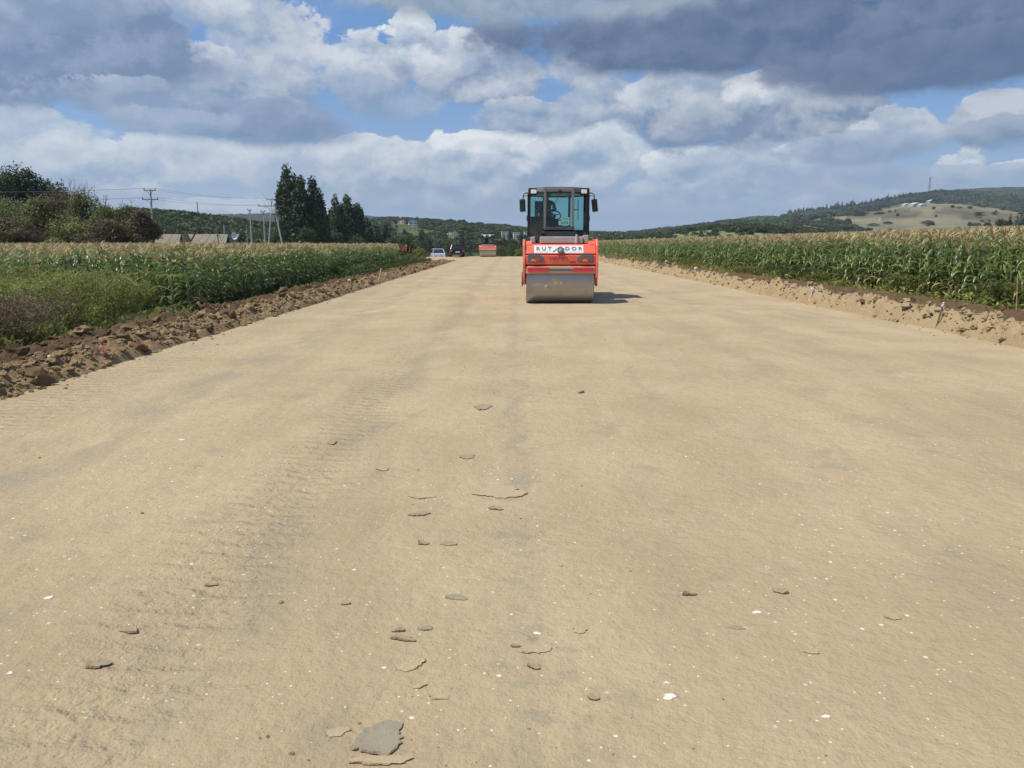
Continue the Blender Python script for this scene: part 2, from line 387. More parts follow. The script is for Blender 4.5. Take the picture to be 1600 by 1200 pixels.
def build_terrain():
    az = np.concatenate([np.arange(-42, 42, .14), np.arange(42, 318, 3.)]) * math.pi / 180
    az = np.append(az, az[0] + 2 * math.pi); rr = np.geomspace(1.2, 6500, 250)
    A, Q = np.meshgrid(az, rr); X = Q * np.sin(A); Y = Q * np.cos(A)
    Z = H(X, Y); inr = in_road(X, Y) * (Y < 270) * (Y > -14)
    Z = Z - .25 * inr - .12 * ((X > XL - 2.3) & (X < XR + 3.8) & (Y < 232))
    V = np.stack([X, Y, Z], -1).reshape(-1, 3); V = np.vstack([V, [[0, 0, -.3]]])
    nr, nc = X.shape; F = grid_faces(nr, nc)
    c = len(V) - 1; cap = np.array([[c, i + 1, i] for i in range(nc - 1)])
    # land cover: real colours of meadow, dry pasture, soil, scrub
    azf = A.ravel(); rf = Q.ravel(); x = X.ravel(); y = Y.ravel()
    green = np.array([.075, .095, .035]); tan = np.array([.205, .185, .115]); mead = np.array([.125, .175, .055]); soil = np.array([.13, .085, .05]); drk = np.array([.035, .05, .022])
    n = fbm(x / 40, y / 40, 5, 21)[:, None]; n2 = fbm(x / 160, y / 160, 4, 31)[:, None]
    C = green * (.7 + .6 * n)
    C = np.where(n2 > .56, C * .4 + mead * .6, C)
    crop = ((x < -7) & (y < 130)) | ((x > 10.5) & (y < 215) & (y > 0)); C = np.where((crop & (rf < 330))[:, None], soil * (.8 + .4 * n), C)
    dmask = ((ridge_z('dry', azf, rf) > -6) & (rf > 1050) & (rf < 1850) & (azf > azel(1140, 350)[0]))[:, None]
    C = np.where(dmask, tan * (.72 + .5 * n) * (1 - .35 * (n2 < .43)), C)
    mm = ((rf > 235) & (rf < 640) & (azf > azel(905, 380)[0]) & (azf < azel(1190, 370)[0]))[:, None]
    C = np.where(mm, (mead * .9 + tan * .25) * (.7 + .6 * n), C)
    C = np.where(mm & (n2 > .53), tan * .8 * (.8 + .4 * n), C)
    cm = ((rf > 130) & (rf < 420) & (azf > azel(640, 380)[0]) & (azf < azel(760, 380)[0]))[:, None]
    C = np.where(cm, (mead * .6 + tan * .4) * (.7 + .5 * n), C)
    C = np.vstack([C, [green]])
    m_, N, b, out = base_mat('land')
    at_ = N.node('ShaderNodeAttribute', attribute_name='cover').outputs['Color']
    tc = N.node('ShaderNodeTexCoord').outputs['Object']
    n1 = N.noise(tc, .25, 8, .65); n2_ = N.noise(tc, .02, 6, .6)
    c = N.mix(1., at_, N.mix(n1, (.6, .6, .6), (1.4, 1.4, 1.4)), 'MULTIPLY')
    c = N.mix(1., c, N.mix(N.step(n2_, .35, .65), (.8, .85, .8), (1.15, 1.1, 1.1)), 'MULTIPLY')
    N.put(b.inputs['Base Color'], c); b.inputs['Roughness'].default_value = .95; b.inputs['Specular IOR Level'].default_value = .1
    bp = N.node('ShaderNodeBump'); bp.inputs['Strength'].default_value = .7; bp.inputs['Distance'].default_value = .4
    N.put(bp.inputs['Height'], N.noise(tc, .8, 5, .6)); N.l.new(bp.outputs[0], b.inputs['Normal'])
    me = npmesh('ground', V, [F, cap], m_, True)
    ca = me.attributes.new('cover', 'FLOAT_COLOR', 'POINT'); ca.data.foreach_set('color', np.hstack([C, np.ones((len(C), 1))]).astype(np.float32).ravel())
    tag(link('ground', me), kind='structure')
build_terrain()

# haze
def build_haze():
    m_ = bpy.data.materials.new('haze'); m_.use_nodes = True; nt = m_.node_tree; nt.nodes.clear()
    o = nt.nodes.new('ShaderNodeOutputMaterial'); v = nt.nodes.new('ShaderNodeVolumePrincipled')
    v.inputs['Density'].default_value = HAZE; v.inputs['Color'].default_value = (.80, .90, 1, 1); v.inputs['Anisotropy'].default_value = .2
    nt.links.new(v.outputs[0], o.inputs['Volume'])
    ob = MB().box(-7000, 7000, -7000, 7000, -60, 420).build('haze', m_); tag(ob, kind='stuff')
HAZE = .00010
if HAZE: build_haze()

# ------------------------------------------------------------ soil materials
SAND = (.485, .372, .235)
def soil_nodes(N, tc, far=False):
    """colour + height of rolled sandy clay"""
    pos = tc
    n1 = N.noise(pos, .55, 6, .6); n2 = N.noise(pos, 3.2, 6, .62); n3 = N.noise(pos, 24, 5, .65)
    c = N.mix(N.step(n1, .32, .68), (.40, .305, .180), (.485, .37, .222))
    c = N.mix(N.m('MULTIPLY', N.step(n2, .45, .75), .45), c, (.40, .305, .20))
    c = N.mix(N.m('MULTIPLY', N.step(n3, .46, .72), .30), c, (.33, .26, .175))
    return c, n1, n2, n3
def road_mat():
    m_, N, b, out = base_mat('rolled_sandy_clay')
    tc = N.node('ShaderNodeTexCoord').outputs['Object']
    sp = N.node('ShaderNodeSeparateXYZ'); N.put(sp.inputs[0], tc); x, y, z = sp.outputs
    c, n1, n2, n3 = soil_nodes(N, tc)
    st = N.noise(N.scl(tc, (1.1, .16, 1)), 1.4, 8, .65, .5)     # wheel and drum streaks run along the road
    st2 = N.noise(N.scl(tc, (1.6, .30, 1), (5, 3, 0)), 1.5, 8, .68, .6)
    c = N.mix(N.m('MULTIPLY', N.step(st, .46, .70), .42), c, (.325, .25, .155))
    c = N.mix(N.m('MULTIPLY', N.step(st2, .52, .75), .38), c, (.53, .41, .25))
    wob = N.m('MULTIPLY_ADD', N.noise(tc, .7, 3, .5), .5, -.25)
    xw = N.m('ADD', x, wob)
    brk = N.step(N.noise(N.scl(tc, (1.2, .55, 1), (1, 7, 0)), 1.8, 6, .62), .40, .60)
    for xc, w, op, col in [(-3.2, .45, .75, (.315, .262, .180)), (-1.15, .30, .6, (.31, .258, .172)), (.03, .13, .45, (.275, .245, .175)),
                           (3.1, .40, .45, (.335, .25, .16)), (4.5, .6, .5, (.33, .25, .165)), (5.9, .3, .35, (.34, .26, .17)), (2.0, .2, .3, (.36, .28, .2)), (-4.6, .3, .3, (.36, .29, .21))]:
        dd = N.m('ABSOLUTE', N.m('SUBTRACT', xw, xc)); mk_ = N.step(dd, w, w * .15)
        c = N.mix(N.m('MULTIPLY', N.m('MULTIPLY', mk_, brk), op), c, col)
    # greenish damp blotches
    bl = N.noise(N.scl(tc, (1, .8, 1), (9, 2, 0)), 2.1, 5, .6)
    c = N.mix(N.m('MULTIPLY', N.step(bl, .60, .68), .4), c, (.28, .245, .17))
    bl2 = N.noise(N.scl(tc, (1.3, 1.6, 1), (4, 8, 0)), 5.5, 4, .6)
    near0 = N.step(N.m('ABSOLUTE', N.m('SUBTRACT', x, .05)), .35, .05)
    c = N.mix(N.m('MULTIPLY', N.m('MULTIPLY', N.step(bl2, .56, .60), near0), .42), c, (.27, .25, .18))
    vo3 = N.node('ShaderNodeTexVoronoi'); N.put(vo3.inputs['Vector'], tc); vo3.inputs['Scale'].default_value = 48
    v3 = N.node('ShaderNodeSeparateColor'); N.put(v3.inputs[0], vo3.outputs['Color'])
    c = N.mix(N.m('MULTIPLY', N.m('MULTIPLY', N.m('LESS_THAN', vo3.outputs['Distance'], .22), N.m('GREATER_THAN', v3.outputs[0], .955)), .7), c, (.82, .76, .60))
    # chips of pale marl pressed into the surface
    vo = N.node('ShaderNodeTexVoronoi'); N.put(vo.inputs['Vector'], N.vm('ADD', tc, N.vm('SCALE', (0, 0, 0)))); vo.inputs['Scale'].default_value = 22
    vs = N.node('ShaderNodeSeparateColor'); N.put(vs.inputs[0], vo.outputs['Color'])
    sz = N.m('MULTIPLY', N.m('POWER', vs.outputs[0], 4.), .20)
    ch = N.m('MULTIPLY', N.m('LESS_THAN', vo.outputs['Distance'], sz), N.step(N.noise(tc, .8, 4, .6), .40, .55))
    c = N.mix(N.m('MULTIPLY', ch, .85), c, (.80, .73, .57))
    vo2 = N.node('ShaderNodeTexVoronoi'); N.put(vo2.inputs['Vector'], tc); vo2.inputs['Scale'].default_value = 60
    vs2 = N.node('ShaderNodeSeparateColor'); N.put(vs2.inputs[0], vo2.outputs['Color'])
    sp2 = N.m('MULTIPLY', N.m('LESS_THAN', vo2.outputs['Distance'], .25), N.m('GREATER_THAN', vs2.outputs[0], .93))
    c = N.mix(N.m('MULTIPLY', sp2, .45), c, (.24, .185, .12))
    N.put(b.inputs['Base Color'], c); b.inputs['Roughness'].default_value = .93; b.inputs['Specular IOR Level'].default_value = .15
    # relief: crumbs, drum chatter marks across, lug prints near the left edge
    hgt = N.m('MULTIPLY', N.noise(tc, 9, 8, .68), .030)
    hgt = N.m('ADD', hgt, N.m('MULTIPLY', N.noise(N.scl(tc, (.6, 2.2, 1)), 5, 6, .65), .012))
    hgt = N.m('ADD', hgt, N.m('MULTIPLY', n3, .010))
    wv = N.node('ShaderNodeTexWave', wave_type='BANDS', bands_direction='Y'); N.put(wv.inputs['Vector'], tc)
    wv.inputs['Scale'].default_value = 2.2; wv.inputs['Distortion'].default_value = 5; wv.inputs['Detail'].default_value = 4; wv.inputs['Detail Scale'].default_value = 2.5; wv.inputs['Detail Roughness'].default_value = .7
    lug = N.m('MULTIPLY', N.step(x, -3.7, -4.3), .022); lug = N.m('ADD', lug, N.m('MULTIPLY', N.step(N.m('ABSOLUTE', N.m('SUBTRACT', xw, -1.35)), .5, .1), .016))
    lug = N.m('ADD', lug, N.m('MULTIPLY', N.step(N.m('ABSOLUTE', N.m('SUBTRACT', xw, 4.4)), 1.4, .5), .002))
    hgt = N.m('ADD', hgt, N.m('MULTIPLY', wv.outputs['Fac'], lug))
    bp = N.node('ShaderNodeBump'); bp.inputs['Strength'].default_value = .9; bp.inputs['Distance'].default_value = 1.
    N.put(bp.inputs['Height'], hgt); N.l.new(bp.outputs[0], b.inputs['Normal'])
    return m_
M_road = road_mat()
def bank_mat(name, c_light, c_mid, c_dark, hx):
    """loose clods; paler dry sand towards the road, dark topsoil away from it"""
    m_, N, b, out = base_mat(name)
    tc = N.node('ShaderNodeTexCoord').outputs['Object']
    a = N.node('ShaderNodeAttribute', attribute_name='tint').outputs['Fac']
    n = N.noise(tc, 1.3, 6, .6); f = N.m('ADD', a, N.m('MULTIPLY_ADD', n, .7, -.35), clamp=True)
    c = N.mix(N.step(f, 0, .5), c_light, c_mid); c = N.mix(N.step(f, .5, 1.), c, c_dark)
    c = N.mix(N.m('MULTIPLY', N.noise(tc, 16, 6, .65), .5), c, tuple(v * .55 for v in c_mid))
    N.put(b.inputs['Base Color'], c); b.inputs['Roughness'].default_value = .95; b.inputs['Specular IOR Level'].default_value = .1
    bp = N.node('ShaderNodeBump'); bp.inputs['Strength'].default_value = .9; bp.inputs['Distance'].default_value = 1.
    N.put(bp.inputs['Height'], N.m('MULTIPLY', N.noise(tc, 14, 7, .7), .035)); N.l.new(bp.outputs[0], b.inputs['Normal'])
    return m_
M_bankL = bank_mat('loose_brown_clods', (.345, .245, .13), (.19, .125, .067), (.108, .070, .040), 0)
M_bankR = bank_mat('loose_sand_and_topsoil', (.43, .325, .185), (.25, .172, .095), (.118, .078, .043), 0)

def rows(y0, y1, k, mn):
    ys = [y0]
    while ys[-1] < y1: ys.append(ys[-1] + max(mn, abs(ys[-1]) * k))
    return np.array(ys)
def road_z(x, y):
    z = drop(y) + .0 * x
    z = z + .035 * (fbm(x * .5, y * .10, 3, 41) - .5) + .012 * (fbm(x * 3, y * 1.1, 4, 43) - .5)
    z = z - .018 * np.exp(-((x + 1.2) / .25) ** 2) - .02 * np.exp(-((x + 3.3) / .3) ** 2) - .012 * np.exp(-((x - 4.4) / .6) ** 2)
    return z
def build_road():
    ys = np.concatenate([np.arange(-12, 1.6, .25), rows(1.6, 265, .009, .02)]); xs = np.linspace(XL - .45, XR + .45, 230)
    X, Y = np.meshgrid(xs, ys); Z = road_z(X, Y) + .02
    n = .18 * (fbm(Y * .8, X * 0 + 3, 3, 7) - .5)
    Z = Z - .25 * sm(XL + .1, XL - .45, X + n) - .25 * sm(XR - .1, XR + .45, X + n)
    tag(link('road', npmesh('road', np.stack([X, Y, Z], -1).reshape(-1, 3), grid_faces(*X.shape), M_road, True)), kind='structure')
    # the beaten detour that joins it on the left, past the end of the clod bank
    ys = rows(69, 240, .01, .5); xs = np.linspace(0, 1, 30); U, Y = np.meshgrid(xs, ys)
    X = -14.5 + U * 9.6; X = np.where(U < .5, X + 3.5 * (1 - sm(69, 80, Y)) * (1 - U * 2), X)
    Z = np.where(X < -7.2, -.17 + drop(Y, 92, .0013, 7), -.17 + .12 * sm(-7.2, -5.4, X) + drop(Y, 92, .0013, 7) * (1 - sm(-7.8, -6.4, X)) + drop(Y) * sm(-7.8, -6.4, X)) + .03 + .05 * (fbm(X, Y * .4, 3, 5) - .5)
    tag(link('dirt_track', npmesh('dirt_track', np.stack([X, Y, Z], -1).reshape(-1, 3), grid_faces(*X.shape), M_road, True)), kind='structure')
build_road()

def clodz(x, y, s, amp):
    z = 0
    for sc, a in ((3.4, .38), (7.5, .36), (16., .26)):
        f, h = worley(x * sc + .5 * vnoise(x * sc * 1.7, y * sc * 1.7, s), y * sc, s + int(sc))
        z = z + a * (.35 + .65 * h) * (1 - np.minimum(1, f * 1.35) ** 2)
    return z * amp
def bankL_z(x, y):
    c = x + .25 * (fbm(y * .45, 0 * y + 1, 3, 71) - .5)
    ridge = np.exp(-((c + 5.38) / .30) ** 2); back = np.exp(-((c + 6.3) / .38) ** 2) * (1 - .55 * sm(22, 40, y))
    env = 1.25 * sm(-4.78, -5.08, c) * (1 - sm(-7.0, -7.5, c)) * (1 - sm(60, 68, y))
    vary = .45 + 1.1 * fbm(y * .8, x * .3, 3, 77)
    z = (.085 * ridge + .05 * back) * vary * (1 - sm(60, 68, y)) + clodz(x, y, 3, .20) * (env * (.50 + .50 * np.maximum(ridge, back))) * vary
    z = z + .07 * (fbm(x * 9, y * 7, 3, 55) - .5) * np.minimum(1, env)
    return z + base_z(x, y) * sm(-6.0, -6.9, x) - .06 * sm(-7.2, -7.6, x) + .0 + .02 - .10 * sm(-5.0, -4.75, x)
def bankR_z(x, y):
    c = x - .3 * (fbm(y * .4, 0 * y + 2, 3, 81) - .5)
    ridge = np.exp(-((c - 7.75) / .24) ** 2); env = sm(7.3, 7.6, c)
    vary = .4 + 1.2 * fbm(y * .7, x * .3, 3, 87)
    rough = env * (.80 + .35 * ridge - .45 * sm(10.0, 10.8, c))
    z = .13 * ridge * vary + clodz(x, y, 13, .34) * rough * vary
    z = z + .11 * (fbm(x * 8, y * 5, 4, 56) - .5) * env
    z = z - .035 * 1.8 * np.exp(-((c - 9.0) / .18) ** 2) - .055 * np.exp(-((c - 9.9) / .18) ** 2) + .02 * np.exp(-((c - 10.9) / .25) ** 2) * vary
    return z + base_z(x, y) + .03 - .10 * (1 - sm(7.3, 7.55, x))
def build_banks():
    for nm, f, x0, x1, yA, yB, mt, dx in (('dirt_bank', bankL_z, -7.7, -4.70, 5.5, 70, M_bankL, .026), ('dirt_bank', bankR_z, 7.28, 11.45, 8., 232, M_bankR, .036)):
        ys = np.concatenate([np.arange(-8, yA, .2), rows(yA, yB, .0042, .03)]); xs = np.arange(x0, x1, dx)
        X, Y = np.meshgrid(xs, ys); Z = f(X, Y)
        if x0 < 0: t = sm(-5.1, -6.2, X) * .85 + .12 - .25 * sm(25, 45, Y)
        else: t = .06 + .9 * sm(7.95, 8.45, X)
        t = t + .25 * (fbm(X * 1.3, Y * .6, 4, 5) - .5)
        F = grid_faces(*X.shape)
        tag(link(nm, npmesh(nm, np.stack([X, Y, Z], -1).reshape(-1, 3), F, mt, True, tint=t.ravel())), kind='structure')
build_banks()
# ------------------------------------------------------------ scattering copies of visible plants
def scatter(name, pts, rotz, scl, coll, kind='stuff', tilt=None):
    """one object: a point mesh whose geometry nodes stand a plant from the collection on each point"""
    pts = np.asarray(pts, np.float32); n = len(pts)
    me = bpy.data.meshes.new(name); me.vertices.add(n); me.vertices.foreach_set('co', pts.ravel())
    rot = np.zeros((n, 3), np.float32); rot[:, 2] = rotz
    if tilt is not None: rot[:, 0] = tilt[0]; rot[:, 1] = tilt[1]
    scl = np.asarray(scl, np.float32); scl = np.stack([scl] * 3, 1) if scl.ndim == 1 else scl
    for nm, dat in (('rot', rot), ('scl', scl)):
        a = me.attributes.new(nm, 'FLOAT_VECTOR', 'POINT'); a.data.foreach_set('vector', dat.ravel())
    ng = bpy.data.node_groups.new(name, 'GeometryNodeTree')
    ng.interface.new_socket('Geometry', in_out='INPUT', socket_type='NodeSocketGeometry')
    ng.interface.new_socket('Geometry', in_out='OUTPUT', socket_type='NodeSocketGeometry')
    N = NT(ng); gi = N.node('NodeGroupInput'); go = N.node('NodeGroupOutput')
    ci = N.node('GeometryNodeCollectionInfo', transform_space='ORIGINAL'); ci.inputs['Collection'].default_value = coll
    ci.inputs['Separate Children'].default_value = True; ci.inputs['Reset Children'].default_value = True
    ip = N.node('GeometryNodeInstanceOnPoints'); ip.inputs['Pick Instance'].default_value = True
    r = N.node('GeometryNodeInputNamedAttribute', data_type='FLOAT_VECTOR'); r.inputs[0].default_value = 'rot'
    s = N.node('GeometryNodeInputNamedAttribute', data_type='FLOAT_VECTOR'); s.inputs[0].default_value = 'scl'
    er = N.node('FunctionNodeEulerToRotation'); N.l.new(r.outputs[0], er.inputs[0])
    N.l.new(gi.outputs[0], ip.inputs['Points']); N.l.new(ci.outputs[0], ip.inputs['Instance'])
    N.l.new(er.outputs[0], ip.inputs['Rotation']); N.l.new(s.outputs[0], ip.inputs['Scale']); N.l.new(ip.outputs[0], go.inputs[0])
    o = link(name, me); md = o.modifiers.new('scatter', 'NODES'); md.node_group = ng
    return tag(o, kind=kind)
def kinds(name): return bpy.data.collections.new(name)

# ------------------------------------------------------------ corn
M_leaf = leafy('corn_leaf', (.050, .088, .022), (.25, .31, .10), .30, .36, .45)
M_dry = leafy('dry_corn_leaf', (.30, .235, .11), (.42, .34, .17), .2, .7, .3)
M_stalk = simple('corn_stalk', (.20, .25, .085), .6, vary=.3, scale=3)
M_tassel = leafy('corn_tassel', (.26, .185, .09), (.50, .385, .195), .15, .8, .5)
M_ear = simple('corn_husk', (.30, .36, .12), .6, vary=.25)
def ribbon(p0, heading, L, rise, w, seg=6, fold=.25, twist=0., droop=1.):
    """arching leaf: up, then over and down; two faces across with a V fold"""
    V = []; F = []
    d = np.array([math.cos(heading), math.sin(heading), 0]); s_ = np.array([-d[1], d[0], 0])
    for i in range(seg + 1):
        t = i / seg; a = rise * (1 - t * droop) - (1.05 + .2 * rise) * t * t * droop
        if i == 0: p = np.array(p0, float)
        else: p = p + (d * math.cos(a) + np.array([0, 0, math.sin(a)])) * L / seg
        ww = w * (.55 + 1.1 * t) if t < .35 else w * (1 - ((t - .35) / .65) ** 1.6) * .94 + .004
        tw = twist * t; sv = s_ * math.cos(tw) + np.array([0, 0, 1]) * math.sin(tw)
        V += [p - sv * ww / 2 + np.array([0, 0, fold * ww]), p.copy(), p + sv * ww / 2 + np.array([0, 0, fold * ww])]
    for i in range(seg):
        b = i * 3; F += [(b, b + 1, b + 4, b + 3), (b + 1, b + 2, b + 5, b + 4)]
    return V, F
def tube_np(pts, rs, n=5):
    mb = MB().tube(pts, rs, n, cap=False); return mb.v, mb.f
def corn_parts(seed, h=1.42):
    """returns [(part name, V, F, material, tint)]"""
    r = random.Random(seed); P = []
    lean = (r.uniform(-.05, .05), r.uniform(-.05, .05))
    sp = lambda t: (lean[0] * t * t, lean[1] * t * t, h * t)
    V, F = tube_np([sp(0), sp(.3), sp(.7), sp(1)], [.014, .012, .009, .004]); P.append(('stalk', V, F, M_stalk, .5))
    ph = r.uniform(0, 6.28); nl = r.randint(10, 12)
    for i in range(nl):
        t = .16 + .80 * i / (nl - 1); hd = ph + (i % 2) * math.pi + r.uniform(-.5, .5)
        L = r.uniform(.50, .70) * (1 - .35 * abs(t - .5) * 1.4); rise = r.uniform(.75, 1.15) if t < .75 else r.uniform(1.0, 1.35)
        V, F = ribbon(sp(t), hd, L, rise, r.uniform(.070, .100), 6, .25, r.uniform(-.8, .8))
        dry = t < .3 and r.random() < .5
        P.append(('leaf', V, F, M_dry if dry else M_leaf, r.uniform(.1, .9)))
    V = []; F = []
    top = np.array(sp(1.)); k = r.randint(8, 10)
    for i in range(k):
        a = i * 2.4 + r.uniform(-.3, .3); up = 1.5 if i == 0 else r.uniform(.85, 1.35); L = .32 if i == 0 else r.uniform(.18, .27)
        v, f = ribbon(top + np.array([0, 0, .03 * (i % 3)]), a, L, up, .021, 3, .3, r.uniform(0, 1.5), .28); b = len(V); V += v; F += [tuple(q + b for q in g) for g in f]
    P.append(('tassel', V, F, M_tassel, r.uniform(.3, .9)))
    t = r.uniform(.48, .56); p = np.array(sp(t)); hd = ph + 1.2
    e = MB().tube([p, p + np.array([math.cos(hd) * .03, math.sin(hd) * .03, .07]), p + np.array([math.cos(hd) * .06, math.sin(hd) * .06, .17]), p + np.array([math.cos(hd) * .075, math.sin(hd) * .075, .23])], [.014, .026, .022, .006], 6)
    P.append(('ear', e.v, e.f, M_ear, .5))
    return P
CORN = []
for k in range(8):
    P = corn_parts(100 + k, 1.36 + .03 * (k % 4)); mats = [M_leaf, M_dry, M_stalk, M_tassel, M_ear]
    V = []; F4 = []; mi = []; tn = []; parts = []
    for nm, v, f, mt, t in P:
        b = len(V); V += [tuple(q) for q in v]; F4 += [tuple(i + b for i in g) for g in f if len(g) == 4]; mi += [mats.index(mt)] * sum(len(g) == 4 for g in f); tn += [t] * len(v)
        parts.append((nm, npmesh('corn_' + nm, v, np.array([g for g in f if len(g) == 4]), mt, True, tint=[t] * len(v))))
    CORN.append((parts, npmesh('corn_plant', V, np.array(F4), mats, True, midx=mi, tint=tn)))

def corn_spots():
    out = []
    for side in (-1, 1):
        x0 = 7.75 if side < 0 else 11.5
        y0, y1 = (18.5, 128) if side < 0 else (8.5, 205)
        row = 0; x = x0
        while x < .74 * y1 + 12:
            ys_ = max(y0, (x - 9) / .72); y = ys_
            y += RNG.uniform(0, .2)
            end = y1
            if side < 0: end = 74 - 1.2 * row + RNG.uniform(-.6, .6) if row < 0 else y1 if x > 12 else 74 + (x - x0) * 9
            while y < end:
                st = .175 if y < 45 and row < 6 else .21 if y < 60 else .30
                out.append((side, row, side * x + RNG.normal(0, .05) - (.055 * max(0, min(y, 80) - 18) if side < 0 else 0), y, )); y += st * RNG.uniform(.8, 1.25)
            row += 1; x += .62 if x < 60 else .8
    return out
def plant_corn():
    S = corn_spots(); A = np.array(S)
    side, row, x, y = A.T
    d = np.hypot(x, y); inview = (np.abs(x) / y < .70)
    front = np.where(side < 0, np.minimum(row, (y - 18.5) / .5), row)
    score = d + 5.0 * front + (~inview) * 999
    order = np.argsort(score); big = order[:300]; rest = order[300:]
    coll = kinds('corn_plant_kinds')
    z = H(x, y)
    done = 0
    for n_, i in enumerate(big):
        k = n_ % 8; sc = float(RNG.uniform(.90, 1.12)) * (.94 if side[i] < 0 else 1.02); rz = float(RNG.uniform(0, 6.28)); loc = (x[i], y[i], z[i] - .02)
        if side[i] < 0: g = 'corn plants of the left field'; lb = 'green corn plant with tan tassel at the roadside edge of the left cornfield'
        else: g = 'corn plants of the right field'; lb = 'green corn plant with tan tassel at the roadside edge of the right cornfield'
        if d[i] < 26 and done < 130:
            done += 1; e = empty('corn_plant', lb, 'corn plant', loc, rz, g, sc)
            for nm, me in CORN[k][0]: link(nm, me, e)
        else:
            o = link('corn_plant', CORN[k][1], None, loc, (0, 0, rz), sc); tag(o, lb, 'corn plant', g)
            if len(coll.objects) < 8 and CORN[k][1].name not in [q.data.name for q in coll.objects]: coll.objects.link(o)
    for sd, nm in ((-1, 'left'), (1, 'right')):
        q = rest[side[rest] == sd]; q = RNG.permutation(q); n = len(q)
        tilt = (RNG.normal(0, .07, n), RNG.normal(0, .07, n)); s = RNG.uniform(.86, 1.14, n) * (.94 if sd < 0 else 1.02) * (1 + .10 * (fbm(x[q] * .12, y[q] * .12, 3, 9) - .5))
        o = scatter('cornfield', np.stack([x[q], y[q], z[q] - .02], 1), RNG.uniform(0, 6.28, n), s, coll, tilt=tilt)
        tag(o, 'dense mass of corn with tan tassels behind the %s field edge' % nm, 'corn')
    # the two stragglers that stand clear of the left field's near corner
    for px, py, k, lb, tl in ((272, 508, 2, 'bare-stemmed corn plant standing apart at the near corner of the left field', (.03, -.04)), (298, 512, 5, 'yellowing corn plant with hanging lower leaves beside the clod bank on the left', (.0, -.10))):
        p = at(px, py, 15.6); e = empty('corn_plant', lb, 'corn plant', (p.x, p.y, float(base_z(p.x, p.y)) - .02), k, 'corn plants of the left field', 1.04); e.rotation_euler = (tl[0], tl[1], k)
        for nm, me in CORN[k][0]: link(nm, me, e)
    print('corn', len(S), 'with parts', done)
plant_corn()

# ------------------------------------------------------------ weeds and grass
M_weed = leafy('weed_leaf', (.085, .105, .024), (.28, .285, .085), .35, .6)
M_weedy = leafy('yellow_green_weed', (.17, .20, .045), (.36, .37, .11), .3, .6)
M_brown = leafy('dry_brown_weed', (.105, .075, .045), (.27, .20, .12), .2, .8)
M_dark = leafy('dark_weed', (.038, .066, .018), (.115, .155, .045), .25, .6)
def weeds(name, pts, hts, leaf, per, mat, label, cat, airy=.5, seed=1, wid=.3):
    """many stems with small leaves or blades, one mesh"""
    r = np.random.default_rng(seed); pts = np.asarray(pts, float); n = len(pts); per = int(per)
    base = np.repeat(pts, per, 0); h = np.repeat(np.asarray(hts, float), per)
    t = r.uniform(.05, 1, n * per) ** airy
    az = r.uniform(0, 6.28, n * per); lean = np.repeat(r.normal(0, .18, (n, 2)), per, 0)
    rad = wid * h * (.25 + .75 * t) * r.uniform(0, 1, n * per) * (1.15 - t)
    c = base + np.stack([np.cos(az) * rad + lean[:, 0] * t * h, np.sin(az) * rad + lean[:, 1] * t * h, t * h], 1)
    L = leaf * r.uniform(.6, 1.5, n * per); W = L * r.uniform(.22, .5, n * per)
    up = r.uniform(-.1, 1.2, n * per); d = np.stack([np.cos(az) * np.cos(up), np.sin(az) * np.cos(up), np.sin(up)], 1)
    s = np.cross(d, r.normal(size=(n * per, 3))); s /= np.linalg.norm(s, axis=1)[:, None] + 1e-9
    V = np.stack([c, c + d * (L * .5)[:, None] + s * (W / 2)[:, None], c + d * L[:, None], c + d * (L * .5)[:, None] - s * (W / 2)[:, None]], 1).reshape(-1, 3)
    F = np.arange(len(V)).reshape(-1, 4); tint = np.clip(np.repeat(np.repeat(r.uniform(.15, .75, n), per) + .25 * (t - .5) + r.uniform(-.15, .15, n * per), 4), 0, 1)
    # stems
    sd = np.stack([pts + [[-.004, 0, 0]], pts + [[.004, 0, 0]], pts + np.concatenate([(lean[::per]) * np.asarray(hts)[:, None], np.asarray(hts)[:, None]], 1)], 1).reshape(-1, 3)
    Fs = np.arange(len(sd)).reshape(-1, 3) + len(V)
    me = npmesh(name, np.vstack([V, sd]), [F, Fs], mat, False, tint=np.concatenate([tint, np.full(len(sd), .3)]))
    return tag(link(name, me), label, cat, kind='stuff')
def gz(p, off=-.03):
    p = np.asarray(p); return np.column_stack([p, H(p[:, 0], p[:, 1]) + off])
def patch(n, x0, x1, y0, y1, seed, keep=None):
    r = np.random.default_rng(seed); p = np.stack([r.uniform(x0, x1, n), r.uniform(y0, y1, n)], 1)
    if keep is not None: p = p[keep(p[:, 0], p[:, 1])]
    return p
